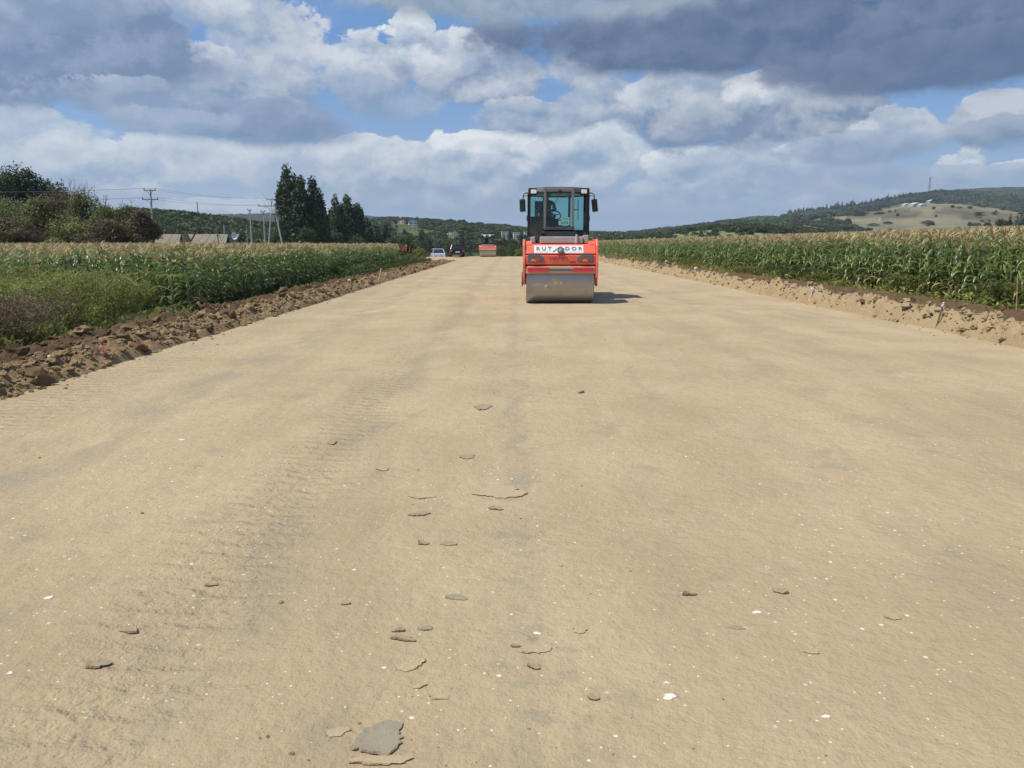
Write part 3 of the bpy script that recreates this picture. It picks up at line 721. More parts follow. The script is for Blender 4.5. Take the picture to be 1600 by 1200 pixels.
def grow_weeds():
    L = lambda x, y: (-x / y < .78) & (x < -6.75 - .35 * fbm(y * .5, y * 0, 2, 3) - .22 * np.maximum(0, y - 11.5))
    p = patch(2600, -15, -6.9, 11.0, 18.6, 1, L); hh = .45 + .52 * sm(10.5, 14.5, p[:, 1]) * sm(-6.9, -8.2, p[:, 0]); hh = hh * np.clip(.15 + 1.75 * fbm(p[:, 0] * .9, p[:, 1] * .9, 3, 9), .25, 1.25) 
    weeds('weeds', gz(p), hh, .055, 85, M_weed, 'bushy green weeds in front of the left cornfield', 'weeds', .55, 2, .34)
    p = patch(900, -15, -8.2, 13, 18.3, 4, L)
    weeds('weeds', gz(p), RNG.uniform(.75, 1.05, len(p)) * (.6 + .8 * fbm(p[:, 0] * .7, p[:, 1] * .7, 2, 5)), .05, 80, M_weedy, 'feathery yellow green weeds forming the crest of the left weed patch', 'weeds', .40, 3, .26)
    p = patch(1100, -12, -7.0, 9.6, 14.5, 5, lambda x, y: L(x, y) & (x < -.57 * y + .1))
    weeds('weeds', gz(p), RNG.uniform(.45, 1.0, len(p)), .045, 75, M_brown, 'brown dried weeds at the left edge of the weed patch', 'weeds', .5, 4, .35)
    p = patch(900, -9.5, -6.55, 8.3, 17.5, 6, lambda x, y: x < -6.75 - .3 * fbm(y, 0 * y, 2, 8))
    weeds('grass', gz(p, -.02), RNG.uniform(.14, .34, len(p)), .10, 26, M_weed, 'short grass at the foot of the clod bank on the left', 'grass', 1., 5, .8)
    # dark undergrowth along both field edges
    p = patch(1500, -9., -7.35, 17, 72, 7, lambda x, y: (x < -7.45) | (y > 45)); weeds('weeds', gz(p), RNG.uniform(.15, .42, len(p)), .09, 30, M_dark, 'low dark weeds under the corn along the left bank', 'weeds', .8, 6, .6)
    p = patch(2600, -13.5, -7.0, 36, 84, 8, lambda x, y: (x < -7.6 - .035 * (y - 30) + .8 * fbm(y * .2, 0 * y, 2, 3) - .4)); weeds('weeds', gz(p), RNG.uniform(.2, .65, len(p)), .16, 46, M_dark, 'green weeds between the left cornfield and the parked cars', 'weeds', .7, 7, .6)
    k = lambda x, y: (x / y < .78) & (x > 10.45 + 1.3 * fbm(y * .45, y * 0, 3, 13))
    p = patch(3600, 10.3, 11.9, 9.5, 60, 9, k); w = .25 + .75 * fbm(p[:, 0] * .9, p[:, 1] * .45, 3, 19) ** 1.5
    weeds('weeds', gz(p), w * .85 + .08, .065, 60, M_weed, 'green weeds at the foot of the right cornfield', 'weeds', .6, 8, .42)
    p = patch(700, 10.6, 11.8, 11, 34, 10, k); weeds('weeds', gz(p), RNG.uniform(.3, .75, len(p)), .06, 60, M_dark, 'dark clumps of weeds among the first corn plants on the right', 'weeds', .5, 9, .4)
    p = patch(1200, 10.5, 11.6, 10, 120, 11, lambda x, y: x > 10.7 + .3 * fbm(y * .6, 0 * y, 2, 5)); weeds('grass', gz(p, -.02), RNG.uniform(.10, .32, len(p)), .12, 24, M_weedy, 'tufts of grass on the dark soil beside the right cornfield', 'grass', 1., 10, .9)
grow_weeds()

# ------------------------------------------------------------ trees
M_bark = simple('bark', (.10, .078, .058), .9, vary=.3, scale=4, bump=.6)
M_oak = leafy('dark_tree_leaf', (.022, .040, .015), (.085, .12, .038), .15, .6, .25)
M_olive = leafy('olive_bush_leaf', (.065, .075, .022), (.25, .245, .08), .2, .65, .2)
M_red = leafy('reddish_bush_leaf', (.065, .055, .028), (.22, .165, .085), .2, .7, .2)
M_light = leafy('light_bush_leaf', (.085, .115, .028), (.26, .29, .085), .25, .6, .2)
M_poplar = leafy('poplar_leaf', (.022, .036, .015), (.085, .115, .042), .15, .5, .2)
M_far = leafy('distant_leaf', (.028, .048, .022), (.11, .14, .055), .15, .7, .6)
M_pine = leafy('conifer_needle', (.010, .022, .014), (.035, .058, .030), .1, .7, .3)
def leaf_cloud(lobes, n, leaf, seed, shell=.55, squash=.5):
    """n leaf-sized quads spread through ellipsoid lobes (x, y, z, rx, ry, rz)"""
    r = np.random.default_rng(seed); lb = np.array(lobes, float)
    w = (lb[:, 3] * lb[:, 4] * lb[:, 5]) ** (2 / 3); k = r.choice(len(lb), n, p=w / w.sum())
    d = r.normal(size=(n, 3)); d /= np.linalg.norm(d, axis=1)[:, None]
    bump = 1 + .28 * (fbm(d[:, 0] * 3 + k * 7, d[:, 1] * 3 + d[:, 2] * 3.3, 3, seed) - .5) * 2
    rad = (shell + (1 - shell) * r.uniform(0, 1, n)) * bump + r.normal(0, .04, n)
    c = lb[k, :3] + d * lb[k, 3:] * rad[:, None]
    nrm = d + r.normal(0, .7, (n, 3)); nrm /= np.linalg.norm(nrm, axis=1)[:, None]
    a = np.cross(nrm, r.normal(size=(n, 3))); a /= np.linalg.norm(a, axis=1)[:, None]; b = np.cross(nrm, a)
    L = leaf * r.uniform(.6, 1.4, n)[:, None]; W = L * squash
    V = np.stack([c - a * L / 2, c - b * W / 2 + nrm * L * .08, c + a * L / 2, c + b * W / 2 + nrm * L * .08], 1).reshape(-1, 3)
    clump = fbm(c[:, 0] * .9 / leaf * .2 + 5, c[:, 1] * .9 / leaf * .2 + c[:, 2] * .2 / leaf, 3, seed + 3)
    tint = np.clip(.5 + (clump - .5) * 1.6 + r.normal(0, .16, n), 0, 1)
    return V, np.arange(4 * n).reshape(-1, 4), np.repeat(tint, 4)
def crown_obj(parent, lobes, n, leaf, mat, seed, shell=.55, name='crown', squash=.55):
    V, F, t = leaf_cloud(lobes, n, leaf, seed, shell, squash); return link(name, npmesh(name, V, F, mat, False, tint=t), parent)
def wood(parent, h, r0, limbs, seed, mat=None, name='trunk'):
    q = random.Random(seed); m_ = MB(); m_.tube([(0, 0, -.3), (0, 0, h * .3), (q.uniform(-.1, .1) * h * .1, 0, h * .65), (0, 0, h)], [r0, r0 * .8, r0 * .5, r0 * .15], 7)
    for i in range(limbs):
        a = q.uniform(0, 6.28); z = h * q.uniform(.25, .85); L = h * q.uniform(.25, .45)
        m_.tube([(0, 0, z), (math.cos(a) * L * .5, math.sin(a) * L * .5, z + L * .35), (math.cos(a) * L * .8, math.sin(a) * L * .8, z + L * .8)], [r0 * .35, r0 * .2, r0 * .05], 5)
    return m_.build(name, mat or M_bark, parent, True)
def round_lobes(h, w, seed, n=7, low=.3):
    q = random.Random(seed); L = [(0, 0, h * .62, w * .36, w * .36, h * .37)]
    for i in range(n):
        a = i * 2.4 + q.uniform(-.4, .4); z = q.uniform(low, .85); rr = w * .33 * math.sin(math.pi * min(1, (z - low + .18) / (1.08 - low))) ** .6
        s = q.uniform(.15, .24); L.append((math.cos(a) * rr, math.sin(a) * rr, z * h, w * s, w * s, h * s * .8))
    return L
def tree(px, pyb, pyt, Y, wpx, mat, label, seed, group=None, kind='round', n=5000, leaf=.26, name='tree', cat='tree', twigs=0, low=.3, shell=.55):
    """a tree standing at bearing px and distance Y; pyt sets its height, wpx its width"""
    top = at(px, pyt, Y); x = top.x; z0 = float(H(x, Y)); h = top.z - z0; w = wpx / FPX * Y
    e = empty(name, label, cat, (x, Y, z0 - .05), 0, group)
    q = random.Random(seed)
    if kind == 'round': lobes = round_lobes(h * .97, w, seed, 9, low); hh = h * .8
    elif kind == 'poplar':
        lobes = []
        for i in range(7):
            t = i / 6; lobes.append((q.uniform(-.06, .06) * w, q.uniform(-.06, .06) * w, h * (.10 + .80 * t), w * .66 * (1 - .66 * t ** 2.6), w * .66 * (1 - .66 * t ** 2.6), h * .13))
        for i in range(14):
            a = q.uniform(0, 6.28); t = q.uniform(.15, .82); rr = w * .50 * (1 - .70 * t ** 2)
            lobes.append((math.cos(a) * rr, math.sin(a) * rr, h * (t + .07), w * .15, w * .15, h * .12))
        hh = h * .9
    else:
        lobes = [(0, 0, h * (.15 + .8 * t), w * .5 * (1.03 - t), w * .5 * (1.03 - t), h * .09) for t in np.linspace(0, .95, 8)]; hh = h * .93
    wood(e, hh, max(.05, w * .035), 5, seed)
    c = crown_obj(e, lobes, n, leaf, mat, seed, shell)
    if twigs:
        m_ = MB()
        for i in range(twigs):
            a = q.uniform(0, 6.28); rr = w * .30 * q.random(); x0, y0 = math.cos(a) * rr, math.sin(a) * rr
            zt = h * q.uniform(.92, 1.12); pts = [(x0, y0, h * .55), (x0 + q.uniform(-.3, .3), y0 + q.uniform(-.3, .3), h * .8), (x0 + q.uniform(-.9, .9), y0 + q.uniform(-.9, .9), zt)]
            m_.tube(pts, [.05, .035, .012], 4)
            for k in range(3): b_ = Vector(pts[2]).lerp(Vector(pts[1]), q.random()); m_.tube([b_, b_ + Vector((q.uniform(-.5, .5), q.uniform(-.5, .5), q.uniform(.2, .7)))], [.02, .008], 3)
        m_.build('twigs', M_bark, e)
    return e, c
def norm_kind(c):
    # store the crown at a standard height of 10 so that the woods can size each tree
    h = max(v.co.z for v in c.data.vertices); c.data.transform(Matrix.Scale(10 / h, 4)); c.scale = (h / 10,) * 3
def plant_trees():
    G1 = 'trees and bushes beyond the left cornfield'
    # far left: dark oaks behind, mixed bushes in front
    tree(-60, 0, 252, 150, 90, M_oak, 'dark crowned tree at the left picture edge, partly out of view', 11, G1, n=9000, leaf=.55)
    tree(22, 0, 250, 148, 88, M_oak, 'tallest dark green tree at the far left behind the bushes', 12, G1, n=11000, leaf=.50, low=.2)
    tree(62, 0, 268, 150, 60, M_oak, 'dark green tree just right of the tallest dark tree on the left', 13, G1, n=6500, leaf=.5, low=.2)
    tree(92, 0, 280, 140, 42, M_oak, 'small dark tree top peeping over the brown bushes', 14, G1, n=4500, leaf=.5)
    B = [(-48, 300, 122, 80, M_olive, 'olive bush at the left picture edge'), (8, 302, 118, 74, M_light, 'yellow green bush below the tallest dark tree'),
         (48, 300, 116, 66, M_olive, 'olive brown bush between the yellow green bush and the russet bush'), (88, 286, 120, 70, M_red, 'russet brown bush left of the twiggy dark bush'),
         (128, 288, 118, 62, M_olive, 'tall dark bush with bare twigs above its crown'), (160, 312, 117, 56, M_light, 'pale green bush with thin upright shoots'),
         (190, 318, 118, 58, M_olive, 'green and brown bush left of the near utility pole'), (216, 324, 114, 56, M_red, 'low reddish bush right beside the near utility pole'),
         (20, 334, 112, 84, M_red, 'low russet bush at the foot of the far left bushes'), (105, 332, 112, 84, M_olive, 'low dark bush at the foot of the russet bush'), (165, 338, 111, 84, M_red, 'low brown bush below the pale green bush')]
    for i, (px, pt, Y, w, mt, lb) in enumerate(B):
        tree(px, 0, pt, Y, w * 1.12, mt, lb, 30 + i, G1, n=9500, leaf=.30, name='bush', cat='bush', low=.02, twigs=16 if i in (4, 5, 3) else 5, shell=.35)
    tree(262, 0, 376, 122, 26, M_olive, 'straggly low shrub right of the near utility pole', 50, G1, n=700, leaf=.18, name='bush', cat='bush', low=.1)
    # Lombardy poplars
    G2 = 'Lombardy poplars beyond the left cornfield'
    P = [(447, 258, 205, 36, 'tallest poplar, first from the left behind the transformer poles'), (468, 276, 203, 30, 'slender poplar second from the left'), (489, 277, 206, 34, 'broad poplar third from the left'),
         (504, 330, 210, 22, 'short poplar filling the gap between the two poplar groups'), (524, 306, 258, 28, 'poplar leading the second, lower poplar group'), (541, 305, 260, 28, 'middle poplar of the second group'), (557, 318, 262, 26, 'poplar on the falling right side of the second group'),
         (572, 340, 270, 20, 'low poplar at the right end of the second group'), (588, 352, 275, 17, 'small dark poplar just left of the reddish pile'), (603, 350, 280, 18, 'small olive poplar above the reddish pile')]
    for i, (px, pt, Y, w, lb) in enumerate(P):
        tree(px, 0, pt, Y, w, M_poplar, lb, 60 + i, G2, 'poplar', n=8000 if i < 7 else 3500, leaf=.75, name='poplar_tree', cat='poplar', shell=.4)
    q = random.Random(5)
    for px, pt, Y, w, lb in ((437, 352, 190, 30, 'low tree at the foot of the tallest poplar'), (478, 350, 190, 40, 'undergrowth tree between the first poplars'), (520, 356, 230, 36, 'undergrowth tree beneath the second poplar group'), (556, 362, 235, 34, 'undergrowth tree at the right foot of the second poplar group'),
                             (612, 366, 240, 30, 'dark tree behind the reddish pile'), (398, 352, 260, 40, 'rounded tree behind the leaning transformer pole'), (352, 350, 300, 44, 'round tree behind the barn roof'), (300, 350, 300, 46, 'round tree behind the left barn gable'), (262, 340, 290, 40, 'tall tree right behind the near utility pole')):
        tree(px, 0, pt, Y, w, M_far if px < 420 else M_oak, lb, int(px), 'trees behind the barn and poplars', n=3500, leaf=.4, low=.08)
    # bush over the branch pile, growth by the cars and behind the crest
    tree(634, 0, 367, 84, 34, M_dark, 'dark green bush arching over the reddish branch pile', 80, None, n=4200, leaf=.16, name='bush', cat='bush', low=.25)
    tree(622, 0, 391, 76, 26, M_dark, 'low leafy bush left of the reddish branch pile', 81, None, n=2200, leaf=.16, name='bush', cat='bush', low=.02)
    tree(656, 0, 386, 78, 24, M_weed, 'low leafy bush right of the reddish branch pile', 82, None, n=2500, leaf=.16, name='bush', cat='bush', low=.02)
    G3 = 'trees in the dip beyond the road crest'
    C = [(658, 362, 300, 12, 'poplar', 'slim dark tree left of the white van'), (668, 366, 300, 12, 'poplar', 'slim dark tree above the white van'), (721, 363, 330, 9, 'poplar', 'narrow tree behind the dark car'), (733, 358, 330, 13, 'poplar', 'dark columnar tree between the dark car and the far roller'),
         (776, 362, 300, 13, 'poplar', 'dark tree just right of the far roller'), (786, 365, 300, 10, 'poplar', 'dark columnar tree left of the white tower blocks'), (797, 358, 290, 14, 'poplar', 'dark columnar tree between the two white blocks'), (815, 361, 290, 12, 'poplar', 'dark columnar tree next to the near roller'),
         (700, 374, 340, 15, 'round', 'small round tree behind the two cars'), (783, 381, 190, 26, 'round', 'green bush right of the far roller'), (800, 379, 185, 26, 'round', 'green bush beneath the white tower blocks'), (812, 387, 150, 18, 'round', 'pale rounded bush at the crest beside the near roller'),
         (824, 376, 230, 22, 'round', 'green tree half behind the near roller'), (938, 372, 240, 24, 'round', 'dark tree right behind the near roller body'), (950, 366, 330, 26, 'round', 'green tree right of the near roller')]
    for i, (px, pt, Y, w, kd, lb) in enumerate(C):
        tree(px, 0, pt, Y, w, M_light if 'pale' in lb else M_dark if kd == 'round' else M_poplar, lb, 100 + i, G3, kd, n=1500, leaf=.45 if Y > 200 else .25, low=.03, cat='poplar' if kd == 'poplar' else 'tree')
    # ---- small trees that also serve as kinds for the distant woods
    wood_kinds = kinds('wood_kinds'); pine_kinds = kinds('pine_kinds')
    K = [(1000, 366, 420, 16), (985, 372, 330, 13), (1107, 366, 410, 22), (1118, 362, 430, 16), (1046, 364, 470, 20), (1030, 367, 450, 14), (1240, 345, 520, 24), (1185, 352, 500, 22)]
    for i, (px, pt, Y, w) in enumerate(K):
        lb = ['low tree left of the bright meadow strip', 'dark bush in the pale meadow right of the near roller', 'broad dark tree in the middle of the right meadow', 'small tree right beside the broad meadow tree',
              'bushy tree at the left end of the brown meadow', 'bush left of the bushy meadow tree', 'largest rounded tree at the right end of the meadow', 'rounded tree at the wood edge above the bright meadow'][i]
        e, c = tree(px, 0, pt, Y, w, M_far, lb, 130 + i, 'trees on the right meadow slope', n=520, leaf=.9, low=.02, shell=.5)
        norm_kind(c); wood_kinds.objects.link(c)
    pts = [(1256, 331), (1263, 330), (1269, 329), (1276, 330), (1284, 328), (1292, 325), (1299, 326), (1308, 320), (1316, 322), (1324, 322), (1333, 318), (1348, 320), (1361, 316), (1374, 315), (1388, 308), (1398, 311)]
    for i, (px, pt) in enumerate(pts):
        kd = 'cone' if i % 3 != 1 else 'round'
        e, c = tree(px, 0, pt - 7, 2690, 11 if kd == 'cone' else 13, M_pine, 'dark conifer on the skyline of the big right hill' if kd == 'cone' else 'dark rounded tree on the skyline of the big right hill', 150 + i, 'skyline trees of the right hill', kd, n=420, leaf=5.5, low=.02, name='conifer' if kd == 'cone' else 'tree', cat='conifer' if kd == 'cone' else 'tree')
        if kd == 'cone' and len(pine_kinds.objects) < 4: norm_kind(c); pine_kinds.objects.link(c)
    for i, (px, pt, Y, w) in enumerate(((1563, 336, 390, 26), (1580, 331, 385, 24), (1597, 327, 380, 30), (1622, 325, 385, 36), (1572, 342, 380, 30))):
        tree(px, 0, pt, Y, w, M_pine, ['dark tree at the left end of the far right clump', 'pointed dark tree in the far right clump', 'tallest dark tree at the right picture edge', 'dark tree just beyond the right picture edge', 'low dark tree in front of the far right clump'][i], 180 + i, 'dark clump beyond the right cornfield', 'cone' if i == 1 else 'round', n=3200, leaf=.6, low=.02)
    return wood_kinds, pine_kinds
WK, PK = plant_trees()
def kind_height(coll):
    return np.mean([max(v.co.z for v in o.data.vertices) for o in coll.objects])
KH = kind_height(WK); PH = kind_height(PK)

# ---- buildings (placed first so that the woods leave them in view)
CLEAR = []
M_white = simple('white_render', (.66, .65, .60), .8, vary=.1, scale=1)
M_cream = simple('cream_render', (.50, .46, .36), .8, vary=.1, scale=1)
M_roofg = simple('grey_slate_roof', (.27, .265, .255), .8, vary=.2, scale=1.5)
M_roofr = simple('rusty_tile_roof', (.25, .12, .075), .8, vary=.2, scale=1.5)
M_win = simple('dark_window', (.03, .035, .04), .2, vary=.1)
def house(px, py, w, label, wall, roof, rz=0., hs=.62, floors=1, grp='houses on the village hillside', sc=1.):
    p = hit(px, py, 200)
    if p is None: print('no hit', label); return
    w *= 1.25 if w < 9 else 1.; D = math.hypot(p.x, p.y); W = w / FPX * D; hgt = W * hs; dp = W * .8
    e = empty('house', label, 'house', (p.x, p.y, p.z - .3), rz, grp)
    b = MB(); b.prism([(-W / 2, 0), (W / 2, 0), (W / 2, hgt * .6), (0, hgt), (-W / 2, hgt * .6)] if floors == 1 else [(-W / 2, 0), (W / 2, 0), (W / 2, hgt), (-W / 2, hgt)], -dp / 2, dp / 2, 'y'); b.build('wall', wall, e)
    if floors == 1:
        t = .05 * W; r_ = MB()
        for s in (-1, 1): r_.prism([(0, hgt + t), (s * W * .56, hgt * .6 + t - hgt * .05), (s * W * .56, hgt * .6 - hgt * .04), (0, hgt + .02 * t)], -dp * .55, dp * .55, 'y')
        r_.build('roof', roof, e)
    else: MB().box(-W * .53, W * .53, -dp * .53, dp * .53, hgt + .01, hgt + .3).build('roof', roof, e)
    nx = 2 if floors == 1 else 4
    m0 = None
    for f in range(floors):
        for k in range(nx):
            ww = W / nx * .4; hh = (hgt * .6 if floors == 1 else hgt / floors) * .45; x0 = -W / 2 + W * (k + .5) / nx; z0 = (hgt * .6 / 1 if floors == 1 else hgt / floors) * (f + .3)
            if m0 is None: m0 = MB().box(-ww / 2, ww / 2, -.06, .03, 0, hh).mesh('window', M_win)
            link('window', m0, e, (x0, -dp / 2, z0))
    CLEAR.append((math.atan2(p.x, p.y), (w * .8) / FPX, D))
def build_village():
    L = [(603, 344.5, 9, 'M_cream', 'leftmost small pale house near the top of the village hill'), (636, 347, 12, 'g', 'grey roofed house near the hilltop, left of the pair'), (645, 351.5, 13, 'w', 'white walled house with a wide grey roof on the upper hillside'), (628, 350, 8, 'c', 'small cream house left of the wide grey roof'),
         (662, 349, 6, 'c', 'tiny cream house right of the wide grey roof'), (699, 349, 7, 'w', 'small bright white house on the hill crest above the vans'), (739, 353, 7, 'w', 'white house on the hill slope above the far roller'), (612, 351, 7, 'c', 'cream house on the field edge above the poplars'),
         (772, 352.5, 6, 'w', 'small white house left of the hilltop trees'), (781, 355, 6, 'c', 'pale house in the trees above the white tower blocks'), (774, 361, 5, 'w', 'narrow white house just left of the white tower blocks'), (744, 359, 5, 'c', 'tiny pale house low above the far roller'),
         (703, 366.5, 6, 'w', 'white house low on the slope above the dark car'), (712, 365.5, 5, 'w', 'tiny white house right above the dark car'), (678, 353, 6, 'c', 'cream house above the white van'), (758, 356, 5, 'c', 'tiny cream house above the far roller cab'), (722, 352, 6, 'c', 'pale house between the hill trees above the dark car'), (592, 352, 6, 'c', 'pale house left on the village hill behind the poplars')]
    for i, (px, py, w, k, lb) in enumerate(L): house(px, py, w, lb, {'w': M_white, 'g': M_cream}.get(k, M_cream), M_roofg if i % 3 else M_roofr, (i * 37 % 11 - 5) * .07)
    house(645, 356.5, 12, 'long low white building below the wide grey roof', M_white, M_white, .05, .22)
    for px, py, w, lb in ((789, 376, 10, 'white tower block left of the dark columnar tree'), (807, 377, 10, 'white tower block right of the dark columnar tree'), (824, 376, 8, 'pale tower block showing left of the near roller cab')):
        house(px, py, w, lb, M_white, M_white, .12, 1.35, 5, 'white blocks beyond the road crest')
    G = 'buildings on the big right hill'
    for px, py, w, lb in ((1416, 322, 9, 'leftmost white building high on the right hill'), (1430, 322.5, 12, 'long white building in the middle of the hill group'), (1441, 322.5, 9, 'white building at the right end of the hill group'), (1455, 316.5, 7, 'small white building above the hill group')):
        house(px, py, w, lb, M_white, M_white, .1, .38, 1, G)
    house(1375, 345.5, 2.6, 'tiny white hut at the lower edge of the dry pasture', M_white, M_roofg, 0, 1.6, 1, G)
build_village()

# ---- distant woods
def forest(name, ridge, n, pxr, rr, hmin, hmax, label, seed, coll, ref, keep=None, sc_w=1.):
    r = np.random.default_rng(seed); a0 = azel(pxr[0], 360)[0]; a1 = azel(pxr[1], 360)[0]
    az = r.uniform(a0, a1, n); D = np.sqrt(r.uniform(rr[0] ** 2, rr[1] ** 2, n)); x = D * np.sin(az); y = D * np.cos(az)
    k = np.ones(n, bool)
    if keep is not None: k &= keep(x, y, az, D)
    for a, w, d in CLEAR: k &= ~((np.abs(az - a) < w) & (D < d + 8) & (D > d - 190))
    x, y = x[k], y[k]; z = H(x, y); m = len(x); h = r.uniform(hmin, hmax, m) * (.75 + .5 * fbm(x / 60, y / 60, 3, seed)); s = h / ref
    o = scatter(name, np.stack([x, y, z - .3], 1), r.uniform(0, 6.28, m), np.stack([s * sc_w * r.uniform(.9, 1.5, m), s * sc_w * r.uniform(.9, 1.5, m), s], 1), coll)
    tag(o, label, 'wood')
cl = lambda t, f=40, s=1: (lambda x, y, az, D: fbm(x / f, y / f, 3, s) > t)
forest('wood', 'wood', 3400, (200, 520), (215, 500), 3.5, 7, 'dense dark green wood on the slope behind the barn', 1, WK, KH)
forest('wood', 'blue', 2600, (240, 1010), (2900, 3640), 14, 22, 'far off bluish wooded ridge behind the poplars', 2, WK, KH, sc_w=1.6)
forest('wood', 'village', 4600, (500, 985), (450, 1130), 3.5, 7.5, 'trees and gardens covering the village hillside', 3, WK, KH, cl(.40, 45, 4))
forest('wood', 'meadow', 2400, (960, 1420), (500, 640), 2.6, 5.5, 'line of trees along the top of the right meadow', 4, WK, KH, lambda x, y, az, D: (az > azel(1140, 360)[0]) | (D > 600) & (fbm(x / 30, y / 30, 3, 8) > .42))
forest('wood', 'meadow', 150, (930, 1180), (260, 600), 1.8, 3.5, 'scattered bushes on the right meadow slope', 14, WK, KH, cl(.55, 30, 8))
forest('wood', 'strip', 2600, (870, 1230), (950, 1440), 5, 9, 'wooded strip on the hill behind the right meadow', 5, WK, KH, sc_w=1.25)
forest('wood', 'dry', 1500, (1140, 1480), (1050, 1700), 6, 10, 'scrub and hedges at the left side of the dry pasture', 6, WK, KH, lambda x, y, az, D: (fbm(x / 70, y / 70, 4, 8) > .49) & ((az < azel(1345, 345)[0]) | (D < 1200) & (az < azel(1420, 345)[0])), 1.1)
forest('wood', 'dry', 60, (1350, 1620), (1100, 1700), 3, 6, 'single bushes dotted over the dry pasture', 16, WK, KH, sc_w=1.6)
forest('wood', 'big', 6800, (1100, 1640), (1950, 2760), 10, 17, 'dark forest covering the big hill with the mast', 7, WK, KH, cl(.33, 120, 3), 1.6)
forest('conifer_wood', 'big', 420, (1230, 1420), (2560, 2720), 15, 26, 'row of dark conifers along the sloping skyline', 8, PK, PH)
forest('wood', 'ridge', 1800, (1400, 1660), (3900, 4340), 16, 24, 'dark wooded ridge beyond the mast hill', 9, WK, KH, sc_w=1.9)

# ---- masts
M_steel = simple('mast_steel', (.30, .31, .33), .5, .3); M_redp = simple('mast_red', (.20, .13, .13), .6)
def mast(px, pyb, pyt, D, label, w=2.2, red=False):
    p = hit(px, pyb, 200) if D is None else Vector((at(px, pyb, D).x, D, 0))
    p.z = float(H(p.x, p.y)); top = at(px, pyt, p.y).z; h = top - p.z
    e = empty('radio_mast', label, 'mast', p, 0, 'radio masts on the hills')
    n = 12
    for s in range(n // 2):
        m_ = MB(); z0 = h * s / (n // 2); z1 = h * (s + 1) / (n // 2); w0 = w * (1 - .7 * z0 / h); w1 = w * (1 - .7 * z1 / h); c = [(-1, -1), (1, -1), (1, 1), (-1, 1)]; t = w * .07
        for i in range(4):
            a = Vector((c[i][0] * w0 / 2, c[i][1] * w0 / 2, z0)); b = Vector((c[i][0] * w1 / 2, c[i][1] * w1 / 2, z1)); j = (i + 1) % 4
            d_ = Vector((c[j][0] * w1 / 2, c[j][1] * w1 / 2, z1)); m_.tube([a, b], t, 4); m_.tube([a, d_], t * .6, 4); m_.tube([b, d_], t * .6, 4)
        m_.build('mast_section', M_redp if red and s % 2 else M_steel, e)
    MB().tube([(0, 0, h), (0, 0, h * 1.06)], w * .05, 4).build('antenna', M_steel, e)
mast(1450, 316, 277, 2560, 'tallest lattice mast on the big right hill', 6.5, True)
for px, b_, t_, lb in ((1457, 312, 302, 'small mast just right of the tallest mast'), (1468, 310, 304, 'small mast third on the mast hill'), (1488, 320, 309, 'lattice mast lower on the mast hill'), (1499, 320, 310, 'rightmost lattice mast on the mast hill'), (1417, 312, 302, 'thin mast on the skyline left of the tallest mast')): mast(px, b_, t_, 2450, lb, 3.2)
mast(309.5, 338, 316, 470, 'thin lattice mast on the wooded slope behind the barn', 1.0, True)

# ------------------------------------------------------------ poles, wires, barn
M_conc = simple('pole_concrete', (.44, .42, .38), .85, vary=.15, scale=3, bump=.3); M_iron = simple('galvanised_iron', (.16, .16, .17), .5, .5)
M_poru = simple('brown_insulator', (.16, .10, .07), .3); M_wire = simple('wire', (.08, .08, .085), .6); M_wood = simple('weathered_pole_wood', (.27, .235, .18), .85, vary=.2, scale=3, bump=.4)
WIRES = []
def pole(px, pyt, Y, label, arms=(), lean=0., mat=None, r=.17, pxb=None, name='utility_pole'):
    T = at(px, pyt, Y); xb = at(pxb if pxb else px, 380, Y).x; z0 = float(H(xb, Y)); h = T.z - z0
    e = empty(name, label, 'utility pole', (xb, Y, z0), 0, 'utility poles beyond the left cornfield')
    dx = T.x - xb
    m_ = MB(); m_.tube([(0, 0, -.2), (dx * .5, 0, h * .5), (dx, 0, h)], [r, r * .8, r * .58], 8); m_.build('pole', mat or M_conc, e, True)
    tips = []
    for dz, half in arms:
        x0 = dx * (h - dz) / h; a = MB().box(x0 - half, x0 + half, -.30, -.20, h - dz - .06, h - dz + .06); a.tube([(x0, -.25, h - dz - .6), (x0 + half * .6, -.25, h - dz)], .03, 4); a.tube([(x0, -.25, h - dz - .6), (x0 - half * .6, -.25, h - dz)], .03, 4)
        a.build('crossarm', M_iron, e)
        for s in (-.95, .95):
            MB().tube([(x0 + s * half, -.25, h - dz + .05), (x0 + s * half, -.25, h - dz + .12), (x0 + s * half, -.25, h - dz + .30)], [.03, .09, .06], 6).build('insulator', M_poru, e)
            tips.append(Vector((xb + x0 + s * half, Y - .25, z0 + h - dz + .30)))
    return e, tips, (xb, Y, z0, h, dx)
def wire(a, b, sag, label):
    pts = [a.lerp(b, t) - Vector((0, 0, sag * 4 * t * (1 - t))) for t in np.linspace(0, 1, 20)]
    tag(MB().tube(pts, .011, 4).build('power_line', M_wire, None, True), label, 'power line', 'power lines over the left cornfield')
